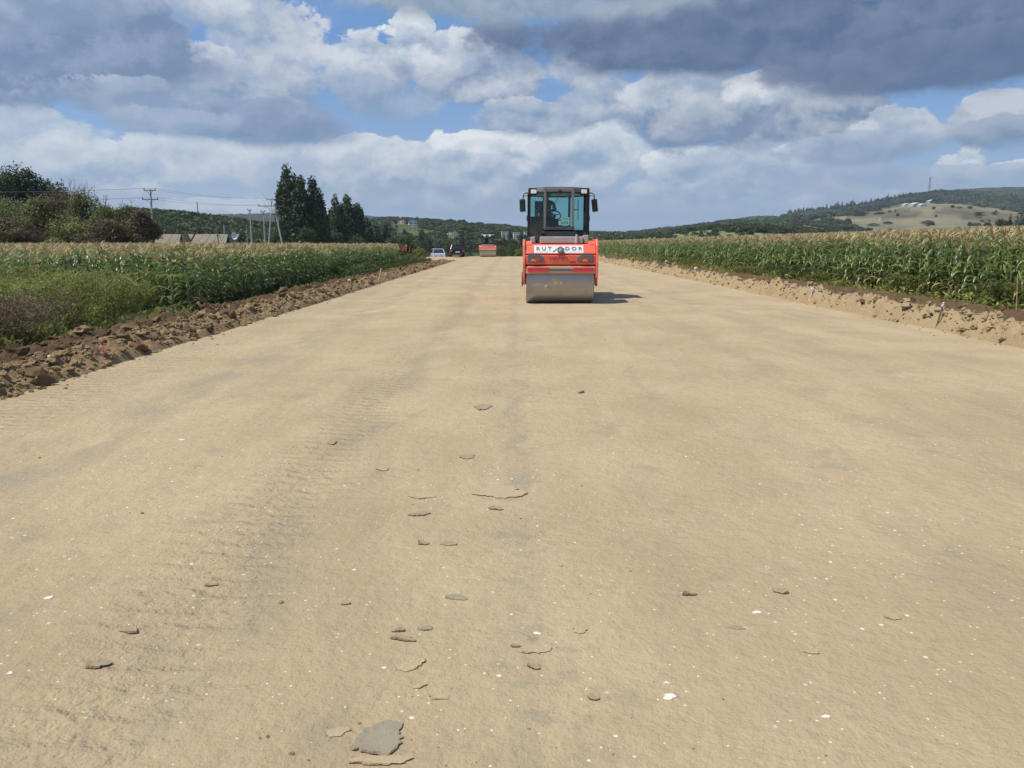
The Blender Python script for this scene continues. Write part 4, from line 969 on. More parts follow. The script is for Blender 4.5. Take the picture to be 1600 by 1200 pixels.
def build_lines():
    Y1 = 116
    e1, t1, _ = pole(235, 296, Y1, 'nearest concrete utility pole with two crossarms, beside the left bushes', [(.15, .85), (1.45, 1.15)], r=.19, pxb=240)
    Y2 = 150
    e2, t2, g = pole(425, 309, Y2, 'upright leg of the transformer pole pair, carrying two crossarms', [(.3, .9), (1.55, 2.45)], pxb=418.5)
    # leaning brace pole with transformer
    xb, yb, z0, h, dx = g
    e3 = empty('utility_pole', 'concrete pole leaning left against the transformer pole', 'utility pole', (at(443.5, 380, Y2 - .5).x, Y2 - .5, z0), 0, 'utility poles beyond the left cornfield')
    tx = at(428, 318, Y2).x - e3.location.x; th = at(428, 318, Y2).z - z0
    MB().tube([(0, 0, -.2), (tx, .3, th)], [.17, .11], 8).build('pole', M_conc, e3, True)
    t = empty('transformer', 'pale transformer can hung between the transformer pole and its leaning brace', 'transformer', (at(428, 332, Y2).x, Y2 - .3, at(428, 334, Y2).z))
    MB().box(-.42, .42, -.3, .3, 0, .9).build('tank', simple('pale_grey_paint', (.55, .56, .56), .5), t, bevel=.05)
    for k in (-.25, 0, .25): MB().tube([(k, 0, .9), (k, 0, 1.0), (k, 0, 1.35)], [.05, .09, .05], 6).build('bushing', M_white, t)
    MB().box(-.5, .5, -.12, .12, -.16, -.02).build('bracket', M_iron, t)
    pole(411.5, 331, 152, 'thin bare pole standing between the tall straight pole and the transformer pole', [(.0, .42)], r=.14, pxb=414)
    pole(390.5, 329, 148, 'tall straight bare pole right of the satellite dish', [(.0, .3)], r=.15, pxb=393.5)
    pole(385, 352, 146, 'yellowish short pole beside the right barn gable', r=.12, mat=M_wood, pxb=387)
    pole(350, 351, 168, 'short pole behind the barn ridge', r=.15)
    pole(338, 352, 165, 'thin short pole left of the short pole behind the barn', r=.10, mat=M_wood)
    L = Vector((at(20, 283, 92).x, 92, at(20, 283, 92).z)); 
    for i, lb in ((0, 'upper line, front wire'), (1, 'upper line, rear wire'), (2, 'lower line, left wire'), (3, 'lower line, right wire')):
        wire(t1[i], t2[i], .55, 'thin power line between the near pole and the transformer pole, ' + lb)
        off = t1[i] + Vector((-62, -30, -1.0 + .0 * i)); wire(off, t1[i], 1.0, 'thin power line running left from the near pole above the bushes, ' + lb)
build_lines()
def build_barn():
    Y = 134; a = at(248, 366, Y); b = at(303.5, 366, Y); c = at(384, 366, Y + 3)
    zr = a.z; M_slate = simple('weathered_fibre_cement', (.215, .185, .14), .9, vary=.25, scale=.8, bump=.5); M_gab = simple('dark_boarding', (.012, .011, .011), .9)
    zb = float(H(a.x, Y)) - .1
    for x0, x1, lb in ((a.x, b.x, 'long low barn with a weathered grey roof, the left one ending in a dark gable'), (b.x + .25, c.x, 'long barn roof continuing right behind the satellite dish, with a dark gable end')):
        e = empty('barn', lb, 'barn', (x0, Y, zb), 0, 'barns beyond the left cornfield'); L = x1 - x0; h = zr - zb; eh = h - 1.9
        MB().box(0, L, -2.9, 2.9, 0, eh + .05).build('wall', M_cream, e)
        for s in (-1, 1):
            # corrugated sheets laid in strips
            n = int(L / 1.1); pm = MB().prism([(0, h + .02), (s * 3.4, eh - .25), (s * 3.4, eh - .32), (0, h - .05)], 0, L / n - .05, 'x')
            # prism along x with (y,z) outline
            me = pm.mesh('roof_sheet', M_slate)
            for k in range(n): link('roof_sheet', me, e, (k * L / n, 0, (k % 2) * .012))
        MB().prism([(-2.7, eh), (2.7, eh), (0, h - .12)], L + .02, L + .14, 'x').build('gable', M_gab, e)
        # hipped front porch gable that shows as a dark triangle
        g = MB(); g.prism([(L - 1.25, eh - .6), (L + .05, eh - .6), (L - .6, h - .10)], -3.9, -3.6, 'y'); g.build('dormer_gable', M_gab, e)
        for s in (-1, 1): MB().prism([(L - .6, h - .02), (L - .6 + s * .75, eh - .7), (L - .6 + s * .67, eh - .7), (L - .6, h - .14)], -3.95, -1.0, 'y').build('dormer_roof', M_slate, e)
    # satellite dish
    p = at(367, 369, 128); e = empty('satellite_dish', 'large white satellite dish in front of the barn roof', 'satellite dish', (p.x, 128, float(H(p.x, 128))))
    z = p.z - e.location.z; V = []; F = []; n = 20
    for i in range(6):
        rr = .52 * i / 5
        for k in range(n):
            a_ = 2 * math.pi * k / n; V.append((rr * math.cos(a_) * .88, -.28 + .28 * (rr / .52) ** 2 * -1 + .28, z + rr * math.sin(a_) * 1.12))
    for i in range(5):
        for k in range(n): F.append((i * n + k, i * n + (k + 1) % n, (i + 1) * n + (k + 1) % n, (i + 1) * n + k))
    d = link('dish', npmesh('dish', V, np.array(F), simple('white_dish_paint', (.8, .8, .8), .4, vary=.03), True), e); s = d.modifiers.new('solid', 'SOLIDIFY'); s.thickness = .03
    MB().tube([(0, .05, 0), (0, .05, z)], .05, 8).build('mounting_pole', M_iron, e)
    MB().tube([(0, -.05, z - .3), (0, -.5, z - .1), (0, -.55, z)], .02, 5).build('feed_arm', M_iron, e)
    # lamp post shaped pipe at 340
    p = at(339.5, 363, 131); e = empty('lamp_post', 'short dark hooked post standing in front of the barn roof', 'post', (p.x, 131, float(H(p.x, 131)))); z = p.z - e.location.z
    MB().tube([(0, 0, 0), (.05, 0, z * .6), (0, 0, z)], .09, 6).build('post', M_iron, e); MB().tube([(0, 0, z * .75), (.35, 0, z * .9), (.45, 0, z * .7)], .06, 6).build('hook', M_iron, e)
build_barn()
# ------------------------------------------------------------ the tandem roller
M_red = M_redbush if False else simple('roller_orange_red_paint', (.86, .155, .085), .38, vary=.05, scale=3, dirt=((.62, .36, .25), .35))
M_redd = simple('dark_red_plastic', (.42, .03, .025), .35, vary=.1)
M_blackm = simple('black_cab_steel', (.017, .017, .018), .4, vary=.2, dirt=((.10, .085, .06), .25))
M_greyp = simple('grey_cab_post_paint', (.17, .165, .158), .45, vary=.12)
M_drum = simple('polished_drum_steel', (.40, .385, .365), .40, .55, vary=.10, scale=5, dirt=((.30, .25, .18), .35))
M_cast = simple('dusty_grey_cast', (.36, .345, .31), .75, vary=.35, scale=14, dirt=((.45, .38, .27), .6))
M_lampb = simple('grey_green_lamp_housing', (.115, .125, .115), .6, vary=.15)
M_lens = simple('white_work_lamp', (.88, .88, .86), .2, vary=.02)
M_amber = simple('amber_lens', (.85, .22, .03), .25, vary=.1); M_refl = simple('red_reflector', (.62, .03, .05), .25, vary=.15, scale=10)
M_print = simple('banner_white', (.78, .77, .75), .5, vary=.04); M_ink = simple('banner_grey_ink', (.24, .235, .22), .6); M_ink2 = simple('banner_violet_ink', (.18, .15, .24), .6)
M_ham = simple('dark_red_lettering', (.26, .018, .015), .45); M_rub = simple('rubber', (.015, .015, .015), .8, vary=.2, dirt=((.20, .16, .11), .5))
M_mud = simple('dried_mud', (.60, .46, .27), .9, vary=.15, scale=30, bump=.4)
def glass_mat():
    m_, N, b, out = base_mat('tinted_cab_glass')
    g = N.node('ShaderNodeBsdfGlossy'); g.inputs['Roughness'].default_value = .03; t = N.node('ShaderNodeBsdfTransparent'); t.inputs[0].default_value = (.76, .90, .885, 1)
    fr = N.node('ShaderNodeFresnel'); fr.inputs[0].default_value = 1.5; mx = N.node('ShaderNodeMixShader')
    bf = N.node('ShaderNodeNewGeometry').outputs['Backfacing']; N.put(mx.inputs[0], N.m('ADD', N.m('MULTIPLY', fr.outputs[0], N.m('SUBTRACT', 1., bf)), N.m('MULTIPLY', bf, .02))); N.l.new(t.outputs[0], mx.inputs[1]); N.l.new(g.outputs[0], mx.inputs[2]); N.l.new(mx.outputs[0], out.inputs[0]); N.n.remove(b)
    return m_
M_glass = glass_mat()
def text_obj(txt, size, mat, parent, loc, rot, sx=1., ext=.002, name='lettering', bold=0.):
    cu = bpy.data.curves.new('t', 'FONT'); cu.body = txt; cu.size = size; cu.extrude = ext; cu.align_x = 'CENTER'; cu.align_y = 'CENTER'; cu.offset = bold
    o = bpy.data.objects.new('t', cu); COL.objects.link(o); bpy.context.view_layer.update()
    me = bpy.data.meshes.new_from_object(o.evaluated_get(bpy.context.evaluated_depsgraph_get())); me.materials.clear(); me.materials.append(mat)
    bpy.data.objects.remove(o); return link(name, me, parent, loc, rot, (sx, 1, 1))

def roller():
    e = empty('road_roller', 'orange red tandem road roller with a black glazed cab, facing the camera', 'road roller', (1.235, 21.45, 0), R(-1.2))
    AX = 1.62; RR = .60; HW = .845
    for s in (-1, 1):                       # s=-1 is the end facing the camera
        y0 = s * AX
        # drum: a shell with inset end plates
        V = []; F = []; n = 96
        prof = [(-HW, RR - .02), (-HW + .012, RR - .004), (-HW + .03, RR), (HW - .03, RR), (HW - .012, RR - .004), (HW, RR - .02), (HW, RR - .05), (HW - .10, RR - .05), (HW - .10, .05)]
        full = [(-HW + .10, .05), (-HW + .10, RR - .05), (-HW, RR - .05)] + prof
        for x, r in full:
            for k in range(n): a = 2 * math.pi * k / n; V.append((x, r * math.cos(a), r * math.sin(a)))
        for i in range(len(full) - 1):
            for k in range(n): F.append((i * n + k, (i + 1) * n + k, (i + 1) * n + (k + 1) % n, i * n + (k + 1) % n))
        me = npmesh('drum', V, np.array(F), M_drum, True); me.set_sharp_from_angle(angle=R(30))
        drum = link('drum', me, e, (0, y0, RR))
        for sx in (-1, 1): MB().tube([(sx * (HW - .12), 0, 0), (sx * (HW + .03), 0, 0)], [.16, .13], 20).build('hub', M_blackm, drum, True)
        if s < 0:
            for cx, cz, rx, rz, sd in ((-.09, -.035, .085, .075, 1), (-.145, .025, .045, .04, 6), (.03, -.065, .03, .03, 2), (-.345, -.16, .042, .055, 3)):
                q = random.Random(sd); V = []; m = 18
                def P(x, z, o): th = math.asin(max(-1, min(1, z / RR))); return (x, -(RR + o) * math.cos(th), (RR + o) * math.sin(th))
                ring = [(cx + rx * (1 + q.uniform(-.22, .22)) * math.cos(2 * math.pi * k / m), cz + rz * (1 + q.uniform(-.22, .22)) * math.sin(2 * math.pi * k / m)) for k in range(m)]
                V = [P(x, z, .0005) for x, z in ring] + [P(cx + (x - cx) * .8, cz + (z - cz) * .8, .006) for x, z in ring] + [P(cx, cz, .008)]
                F4 = [(k, (k + 1) % m, m + (k + 1) % m, m + k) for k in range(m)]; F3 = [(m + k, m + (k + 1) % m, 2 * m) for k in range(m)]
                link('mud_patch', npmesh('mud_patch', V, [np.array(F4), np.array(F3)], M_mud, True), drum)
        # side yokes (flanges) reach down beside the drum
        for sx in (-1, 1):
            xa, xb = sorted((sx * (HW + .022), sx * (HW + .078)))
            out = [(s * 2.28, .66), (s * 2.30, 1.02), (s * 2.20, 1.44), (s * 2.10, 1.60), (s * .98, 1.60), (s * .92, .95), (s * 1.35, .55), (s * 1.62, .46), (s * 1.95, .50)]
            MB().prism(out, xa, xb, 'x').build('side_plate', M_red, e, bevel=.012)
            hb = MB().tube([(sx * (HW + .078), y0, RR), (sx * (HW + .11), y0, RR)], [.19, .17], 20); hb.build('drum_motor', M_blackm, e, True)
        W = HW + .02
        # lower fascia, carries the lamps
        MB().prism([(s * 2.24, .985), (s * 2.26, 1.215), (s * 1.15, 1.215), (s * 1.15, .985)], -W, W, 'x').build('lower_fascia', M_red, e, bevel=.015)
        MB().prism([(s * 2.235, 1.245), (s * 2.12, 1.478), (s * 1.05, 1.50), (s * 1.05, 1.245)], -W, W, 'x').build('hood', M_red, e, bevel=.02)
        MB().box(-W + .01, W - .01, min(s * 1.2, s * 2.20), max(s * 1.2, s * 2.20), 1.21, 1.25).build('hood_gap', M_redd, e)
        # raised lips at both ends of the hood
        for sx in (-1, 1):
            a, b_ = sorted((sx * W, sx * (W - .17))); MB().prism([(s * 2.14, 1.46), (s * 2.09, 1.555), (s * 1.2, 1.555), (s * 1.2, 1.46)], a + (.0 if sx < 0 else .0), b_, 'x').build('hood_lip', M_red, e, bevel=.012)
        # dark underside over the drum, then the bumper bar with reflectors
        MB().prism([(s * 2.20, .945), (s * 2.20, .99), (s * 1.1, .99), (s * 1.1, .945)], -W, W, 'x').build('dark_gap_panel', M_blackm, e)
        MB().prism([(s * 2.275, .765), (s * 2.275, .935), (s * 2.225, .95), (s * 2.21, .765)], -W + .01, W - .01, 'x').build('bumper_bar', simple('faded_orange_bumper', (.66, .30, .17), .6, vary=.15, dirt=((.5, .4, .28), .5)), e, bevel=.008)
        for x0, x1 in ((-.80, -.29), (.31, .82)):
            a, b_ = sorted((s * 2.270, s * 2.292)); MB().box(x0, x1, a, b_, .822, .912).build('reflector', M_refl, e, bevel=.004)
        a, b_ = sorted((s * 2.270, s * 2.288)); MB().box(-.275, .295, a, b_, .83, .885).build('plate_holder', M_lampb, e, bevel=.004)
        a, b_ = sorted((s * 2.270, s * 2.284)); MB().box(-.275, .295, a, b_, .80, .828).build('plate_strip', M_cast, e)
        MB().tube([(-.80, s * 1.97, .80), (.80, s * 1.97, .80)], .02, 6).build('scraper_bar', M_blackm, e)
        # lamp clusters
        for sx, xo in ((-1, 0), (1, 0)):
            def X(v): return sx * v
            pl = [(X(.80), 1.225), (X(.42), 1.225) if False else (X(.52), 1.225), (X(.41), 1.16), (X(.41), 1.05), (X(.80), 1.03)]
            MB().prism(pl, s * 2.20, s * 2.278, 'y').build('lamp_housing', M_lampb, e, bevel=.01)
            a, b_ = sorted((s * 2.26, s * 2.296))
            MB().box(min(X(.50), X(.71)), max(X(.50), X(.71)), a, b_, 1.055, 1.125).build('tail_lamp', M_refl, e, bevel=.006)
            a, b_ = sorted((s * 2.27, s * 2.302)); q0 = -.66 if sx < 0 else .60
            MB().prism([(q0 - .07, 1.062), (q0 + .07, 1.062), (q0 + .03, 1.115), (q0 - .03, 1.115)], a, b_, 'y').build('indicator_lamp', M_amber, e, bevel=.004)
        MB().box(.22, .37, *sorted((s * 2.235, s * 2.268)), 1.03, 1.07).build('latch_handle', M_redd, e, bevel=.006)
        # emblem lamp in the middle and the banner
        sl = math.atan2(.115, .233)
        bn = MB().hexa([(-.645, s * 2.236, 1.262), (.56, s * 2.236, 1.262), (.56, s * 2.225, 1.262), (-.645, s * 2.225, 1.262)] if s < 0 else [(-.56, 2.225, 1.262), (.645, 2.225, 1.262), (.645, 2.236, 1.262), (-.56, 2.236, 1.262)],
                       [(-.645, s * 2.144, 1.448), (.56, s * 2.144, 1.448), (.56, s * 2.130, 1.448), (-.645, s * 2.130, 1.448)] if s < 0 else [(-.56, 2.130, 1.448), (.645, 2.130, 1.448), (.645, 2.144, 1.448), (-.56, 2.144, 1.448)])
        banner = bn.build('banner', M_print, e)
        if s < 0:
            rot = (R(90) - sl, 0, 0)
            text_obj('R U T', .125, M_ink, e, (-.41, -2.193, 1.372), rot, 1.22, .003, bold=.002); text_obj('D O R', .125, M_ink, e, (.315, -2.193, 1.372), rot, 1.22, .003, bold=.002)
            # the painted road rising to a peak that stands for the A
            f = lambda x, z: (x, -2.240 + (z - 1.262) * (.092 / .186) - .004, z)
            sw = MB()
            for a_, b_, c_, d_ in (((-.21, 1.298), (-.15, 1.300), (-.085, 1.355), (-.10, 1.365)), ):
                sw.add([f(*a_), f(*b_), f(*c_), f(*d_)], [(0, 1, 2, 3)])
            sw.build('emblem_stroke', M_ink2, e)
            sw = MB(); sw.add([f(-.10, 1.375), f(-.02, 1.425), f(-.005, 1.412), f(-.075, 1.368)], [(0, 1, 2, 3)]); sw.add([f(.0, 1.435), f(.06, 1.385), f(.035, 1.385), f(-.012, 1.425)], [(0, 1, 2, 3)]); sw.add([f(.055, 1.40), f(.115, 1.36), f(.09, 1.355), f(.04, 1.392)], [(0, 1, 2, 3)])
            sw.build('emblem_peak', M_ink, e)
            sw = MB()
            for x0, x1 in ((-.61, -.24), (.12, .53)): sw.add([f(x0, 1.292), f(x1, 1.292), f(x1, 1.297), f(x0, 1.297)], [(0, 1, 2, 3)])
            sw.build('small_print', M_ink, e)
            text_obj('HAMM', .130, M_ham, e, (-.045, -2.268, 1.122), (R(90), 0, 0), 1.15, .003)
        MB().tube([(0, s * 2.16, 1.325), (0, s * 2.275, 1.325)], .078, 20).build('centre_lamp', M_lampb, e, True)
        MB().ball((0, s * 2.268, 1.325), (.055, .03, .055), 14, 8).build('centre_lamp_lens', M_cast, e, True)
        MB().box(-.075, .085, *sorted((s * 2.22, s * 2.272)), 1.222, 1.25).build('centre_catch', M_redd, e)
        # tank top, hoses and brackets behind the hood
        MB().box(-.50, .56, *sorted((s * 2.02, s * 1.15)), 1.50, 1.665).build('water_tank_top', M_cast, e, bevel=.02)
        for x0, x1, z1 in ((-.74, -.62, 1.66), (.58, .70, 1.70)):
            MB().box(x0, x1, *sorted((s * 1.95, s * 1.5)), 1.49, z1).build('filler_box', M_cast, e, bevel=.02)
        MB().tube([(.40, s * 2.03, 1.50), (.40, s * 2.03, 1.60), (.40, s * 2.03, 1.72)], [.05, .045, .025], 10).build('filler_neck', M_cast, e, True)
        MB().tube([(.64, s * 1.75, 1.70), (.64, s * 1.75, 1.78)], [.06, .05], 10).build('filler_cap', M_blackm, e, True)
        for k in range(3):
            MB().tube([(-.66 + k * .06, s * 1.6, 1.50), (-.58 + k * .05, s * 1.35, 1.75), (-.42 + k * .05, s * 1.0, 1.72)], .017, 6).build('hose', M_rub, e, True)
    # chassis between the drums
    MB().box(-.55, .55, -.95, .95, .62, 1.45).build('chassis', M_blackm, e, bevel=.04)
    MB().box(-.60, .62, -1.02, 1.02, 1.44, 1.70).build('engine_platform', M_blackm, e, bevel=.03)
    for sx in (-1, 1):
        for z in (.55, .85): MB().box(*sorted((sx * .60, sx * .86)), -.28, .28, z, z + .04).build('step', M_blackm, e)
    # ---- cab: an eight-sided glazed box
    PL = [(-.36, -.90), (.36, -.90), (.775, -.52), (.775, .52), (.36, .90), (-.36, .90), (-.775, .52), (-.775, -.52)]
    FL, BT, TP = 1.70, 1.945, 2.80
    MB().prism([(x * .99, y * .99) for x, y in PL], FL, FL + .07, 'z').build('cab_floor', M_blackm, e)
    MB().prism([(x * 1.03, y * 1.03) for x, y in PL], TP, TP + .115, 'z').build('cab_roof', M_greyp, e, bevel=.025)
    MB().prism([(x * .8, y * .8) for x, y in PL], TP + .115, TP + .145, 'z').build('roof_hatch', M_blackm, e, bevel=.01)
    for i, (x, y) in enumerate(PL):
        c = M_greyp if abs(x) < .5 else M_blackm; w = .034 if abs(x) < .5 else .042
        zb = FL - .02 if abs(x) > .5 else BT - .08
        MB().box(x - w, x + w, y - w, y + w, zb, TP + (.115 if abs(x) < .5 else .002)).build('cab_post', c, e, bevel=.008)
    for i in range(8):
        (xa, ya), (xb, yb) = PL[i], PL[(i + 1) % 8]
        a = Vector((xa, ya, 0)); b_ = Vector((xb, yb, 0)); d_ = (b_ - a).normalized(); a2 = a + d_ * .045; b2 = b_ - d_ * .045; nrm = Vector((d_.y, -d_.x, 0))
        front = i in (0, 4); zlo = BT if front else (1.80 if i in (1, 5) else 1.86)
        if i in (7, 6): zlo = 2.06                       # solid black panel low on the cab's left side
        def slab(z0, z1, t, mt, nm, off=0.):
            o_ = nrm * off
            lo = [a2 - nrm * t + o_, b2 - nrm * t + o_, b2 + nrm * t + o_, a2 + nrm * t + o_]
            MB().hexa([(p.x, p.y, z0) for p in lo], [(p.x, p.y, z1) for p in lo]).build(nm, mt, e)
        slab(zlo, TP - .005, .004, M_glass, 'window')
        slab(TP - .03, TP + .0, .012, M_blackm, 'window_seal'); slab(zlo - .04, zlo, .014, M_blackm, 'window_seal')
        slab(FL + .0, zlo - .042, .010, M_blackm, 'cab_panel')
    # windscreen header strip, sill tray
    MB().box(-.325, .325, -.895, -.885, 2.665, 2.685).build('sunshade_edge', M_blackm, e)
    MB().prism([(-1.02, 1.84), (-.93, 1.93), (-.88, 1.93), (-.88, 1.78)], -.38, .40, 'x').build('windscreen_sill', M_blackm, e, bevel=.01)
    MB().prism([(-1.10, 1.68), (-1.06, 1.80), (-.86, 1.80), (-.86, 1.68)], -.42, .44, 'x').build('cowl', M_blackm, e, bevel=.01)
    # struts under the side corners
    for sx in (-1, 1): MB().tube([(sx * .70, -.55, 1.52), (sx * .74, -.50, 1.75)], .035, 8).build('cab_mount', M_blackm, e, True)
    # wiper
    MB().tube([(.03, -.925, 2.79), (-.08, -.93, 2.55), (-.165, -.935, 2.35)], .007, 5).build('wiper_arm', M_blackm, e); MB().tube([(-.165, -.935, 2.44), (-.165, -.94, 2.10)], .008, 5).build('wiper_blade', M_rub, e)
    MB().box(-.02, .07, -.97, -.915, 2.76, 2.85).build('wiper_motor', M_blackm, e, bevel=.01)
    MB().tube([(.50, -.80, 2.62), (.505, -.80, 2.10)], .009, 5).build('wiper_blade', M_rub, e); MB().tube([(.40, -.90, 2.36), (.50, -.81, 2.36)], .010, 5).build('door_latch', M_blackm, e)
    # work lamps at the roof corners
    for sx in (-1, 1):
        b_ = MB().box(sx * .68 - .115, sx * .68 + .115, -.74, -.56, 2.735, 2.915).build('lamp_bracket', M_blackm, e, bevel=.015)
        MB().box(sx * .655 - .073, sx * .655 + .073, -.755, -.742, 2.775, 2.872).build('work_lamp', M_lens, b_, bevel=.01)
    # mirrors on bent tube arms
    for sx in (-1, 1):
        m_ = empty('mirror', None, None); del_ = m_; bpy.data.objects.remove(del_)
        o = MB().box(-.078, .078, -.03, .03, -.165, .165).build('mirror', M_blackm, e, bevel=.03, loc=(sx * .945, -.62, 2.475), rot=(0, R(-2 if sx < 0 else -7), R(4 * sx)))
        MB().box(-.064, .064, .031, .034, -.145, .145).build('mirror_glass', simple('mirror_glass', (.7, .75, .8), .05, 1.), o)
        MB().tube([(sx * .74, -.56, 2.80), (sx * .86, -.60, 2.795), (sx * .925, -.62, 2.755), (sx * .935, -.62, 2.62)], .014, 7).build('mirror_arm', M_blackm, e, True)
        MB().tube([(sx * .76, -.56, 2.72), (sx * .88, -.60, 2.725), (sx * .93, -.62, 2.69)], .010, 6).build('mirror_arm', M_blackm, e, True)
        MB().box(*sorted((sx * .80, sx * .835)), -.50, -.40, 2.08, 2.22).build('door_handle', M_blackm, e, bevel=.008)
    # interior
    MB().box(-.62, -.18, .00, .42, 1.77, 2.13).build('seat_base', M_rub, e, bevel=.05); MB().prism([(.36, 2.10), (.50, 2.62), (.42, 2.66), (.27, 2.12)], -.62, -.20, 'x').build('seat_back', M_rub, e, bevel=.05)
    MB().prism([(-.42, 1.77), (-.34, 2.12), (-.22, 2.12), (-.12, 1.77)], -.33, .10, 'x').build('steering_console', M_blackm, e, bevel=.02)
    V = []; F = []
    for i in range(24):
        a = 2 * math.pi * i / 24
        for k in range(6):
            b_ = 2 * math.pi * k / 6; rr = .17 + .014 * math.cos(b_); V.append((rr * math.cos(a), rr * math.sin(a), .014 * math.sin(b_)))
    for i in range(24):
        for k in range(6): F.append((i * 6 + k, ((i + 1) % 24) * 6 + k, ((i + 1) % 24) * 6 + (k + 1) % 6, i * 6 + (k + 1) % 6))
    w = link('steering_wheel', npmesh('steering_wheel', V, np.array(F), M_rub, True), e, (-.09, -.30, 2.24), (R(42), R(8), 0))
    MB().tube([(0, 0, -.10), (0, 0, .01)], .035, 8).build('wheel_hub', M_rub, w)
    for a in (.5, 2.6, 4.7): MB().tube([(0, 0, 0), (.165 * math.cos(a), .165 * math.sin(a), 0)], .012, 5).build('wheel_spoke', M_rub, w)
    MB().box(-.73, -.42, -.45, .0, 1.77, 2.20).build('side_console', M_rub, e, bevel=.03)
    V = [(.17 * .0, 0, 0)]; MB().tube([(-.63, -.40, 2.60), (-.50, -.42, 2.58), (-.49, -.42, 2.34), (-.60, -.40, 2.30)], .014, 6).build('grab_handle', M_rub, e, True)
    # paper permit behind the windscreen
    pc = simple('permit_card', (.90, .97, .86), .6, vary=.03); pi = simple('permit_ink', (.05, .13, .08), .6)
    b_ = MB(); b_.box(-.005, .30 - .02, -.882, -.876, 1.965, 2.075); b_.box(.07, .279, -.8815, -.8755, 2.0755, 2.165); card = b_.build('permit_card', pc, e)
    text_obj('TRM', .062, pi, card, (.175, -.8845, 2.122), (R(90), 0, 0), 1.25, .001); text_obj('879', .098, pi, card, (.15, -.8845, 2.018), (R(90), 0, 0), 1.2, .001)
    return e
ROLLER = roller()

def driver():
    """seated, leaning a little forward, left hand on the wheel; local metres, origin at the hips"""
    J = {}; V = []; E = []; Rd = []
    def v(p, r, par=None):
        V.append(p); Rd.append(r)
        if par is not None: E.append((par, len(V) - 1))
        return len(V) - 1
    pel = v((0, 0, 0), .14); bel = v((0, -.02, .14), .135, pel); ch = v((0, -.05, .32), .15, bel); up = v((0, -.05, .43), .115, ch); nk = v((0, -.06, .51), .052, up); jaw = v((0, -.085, .575), .062, nk); hd = v((0, -.08, .66), .092, jaw); tp = v((0, -.07, .73), .06, hd)
    for s in (-1, 1):
        sh = v((s * .19, -.05, .42), .062, up)
        elb = (.27 * s, -.15, .19); wr = (.07 + .05, -.40, .20) if s > 0 else (-.22, -.42, .08)
        el_ = v(elb, .043, sh); w_ = v(wr, .027, el_); d = (Vector(wr) - Vector(elb)).normalized()
        pm = v(tuple(Vector(wr) + d * .06), .032, w_)
        side = d.cross(Vector((0, 0, 1))).normalized()
        for k in range(4):
            b0 = Vector(wr) + d * .085 + side * (.026 - .017 * k); f1 = b0 + d * .030 + Vector((0, 0, -.004)); f2 = f1 + d * .016 + Vector((0, 0, -.026)); i0 = v(tuple(b0), .0095, pm); i1 = v(tuple(f1), .0085, i0); v(tuple(f2), .007, i1)
        t0 = Vector(wr) + d * .03 - side * (-.03) * s; i0 = v(tuple(t0), .011, pm); v(tuple(t0 + d * .035 + Vector((0, 0, -.02))), .008, i0)
        hp = v((s * .10, -.05, -.02), .095, pel); kn = v((s * .14, -.44, .02), .062, hp); an = v((s * .14, -.46, -.30), .040, kn); v((s * .14, -.58, -.33), .034, an)
    me = bpy.data.meshes.new('body'); me.from_pydata(V, E, []); 
    cl = simple('grey_work_clothes', (.16, .16, .17), .85, vary=.2, scale=10); sk = simple('skin', (.42, .25, .17), .5, vary=.06); me.materials.append(cl)
    e = empty('person', 'person in grey clothes sitting behind the wheel in the cab of the near roller', 'person', (0, 0, 0))
    M = ROLLER.matrix_basis if False else Matrix.Translation(ROLLER.location) @ Matrix.Rotation(ROLLER.rotation_euler.z, 4, 'Z')
    e.location = M @ Vector((-.28, .16, 2.20)); e.rotation_euler.z = R(-6); e.scale = (.88,) * 3
    b = link('body', me, None); sk_m = b.modifiers.new('skin', 'SKIN')
    for i, r in enumerate(Rd): me.skin_vertices[0].data[i].radius = (r, r)
    me.skin_vertices[0].data[0].use_root = True
    su = b.modifiers.new('sub', 'SUBSURF'); su.levels = 1; su.render_levels = 1; bpy.context.view_layer.update()
    m2 = bpy.data.meshes.new_from_object(b.evaluated_get(bpy.context.evaluated_depsgraph_get())); bpy.data.objects.remove(b)
    m2.materials.clear(); m2.materials.append(cl); m2.materials.append(sk)
    for p in m2.polygons:
        c = p.center; p.use_smooth = True
        if c.z > .50 or (c.y < -.37 and c.z > .04 and abs(c.x) < .32 and c.z < .30): p.material_index = 1
    link('body', m2, e)
    hr = MB().ball((0, -.062, .695), (.098, .105, .082), 14, 8); hr.build('hair', simple('dark_hair', (.02, .015, .012), .7), e, True)
    fc = MB(); fc.tube([(0, -.168, .665), (0, -.188, .63), (0, -.168, .622)], [.008, .015, .010], 6); fc.build('nose', sk, e, True)
    for s in (-1, 1):
        MB().ball((s * .034, -.163, .662), (.013, .008, .008), 8, 5).build('eye', simple('eye', (.05, .04, .035), .2), e, True); MB().ball((s * .094, -.075, .645), (.012, .02, .03), 8, 5).build('ear', sk, e, True)
    MB().box(-.024, .024, -.166, -.158, .598, .606).build('mouth', simple('lips', (.30, .12, .10), .5), e, bevel=.003)
driver()

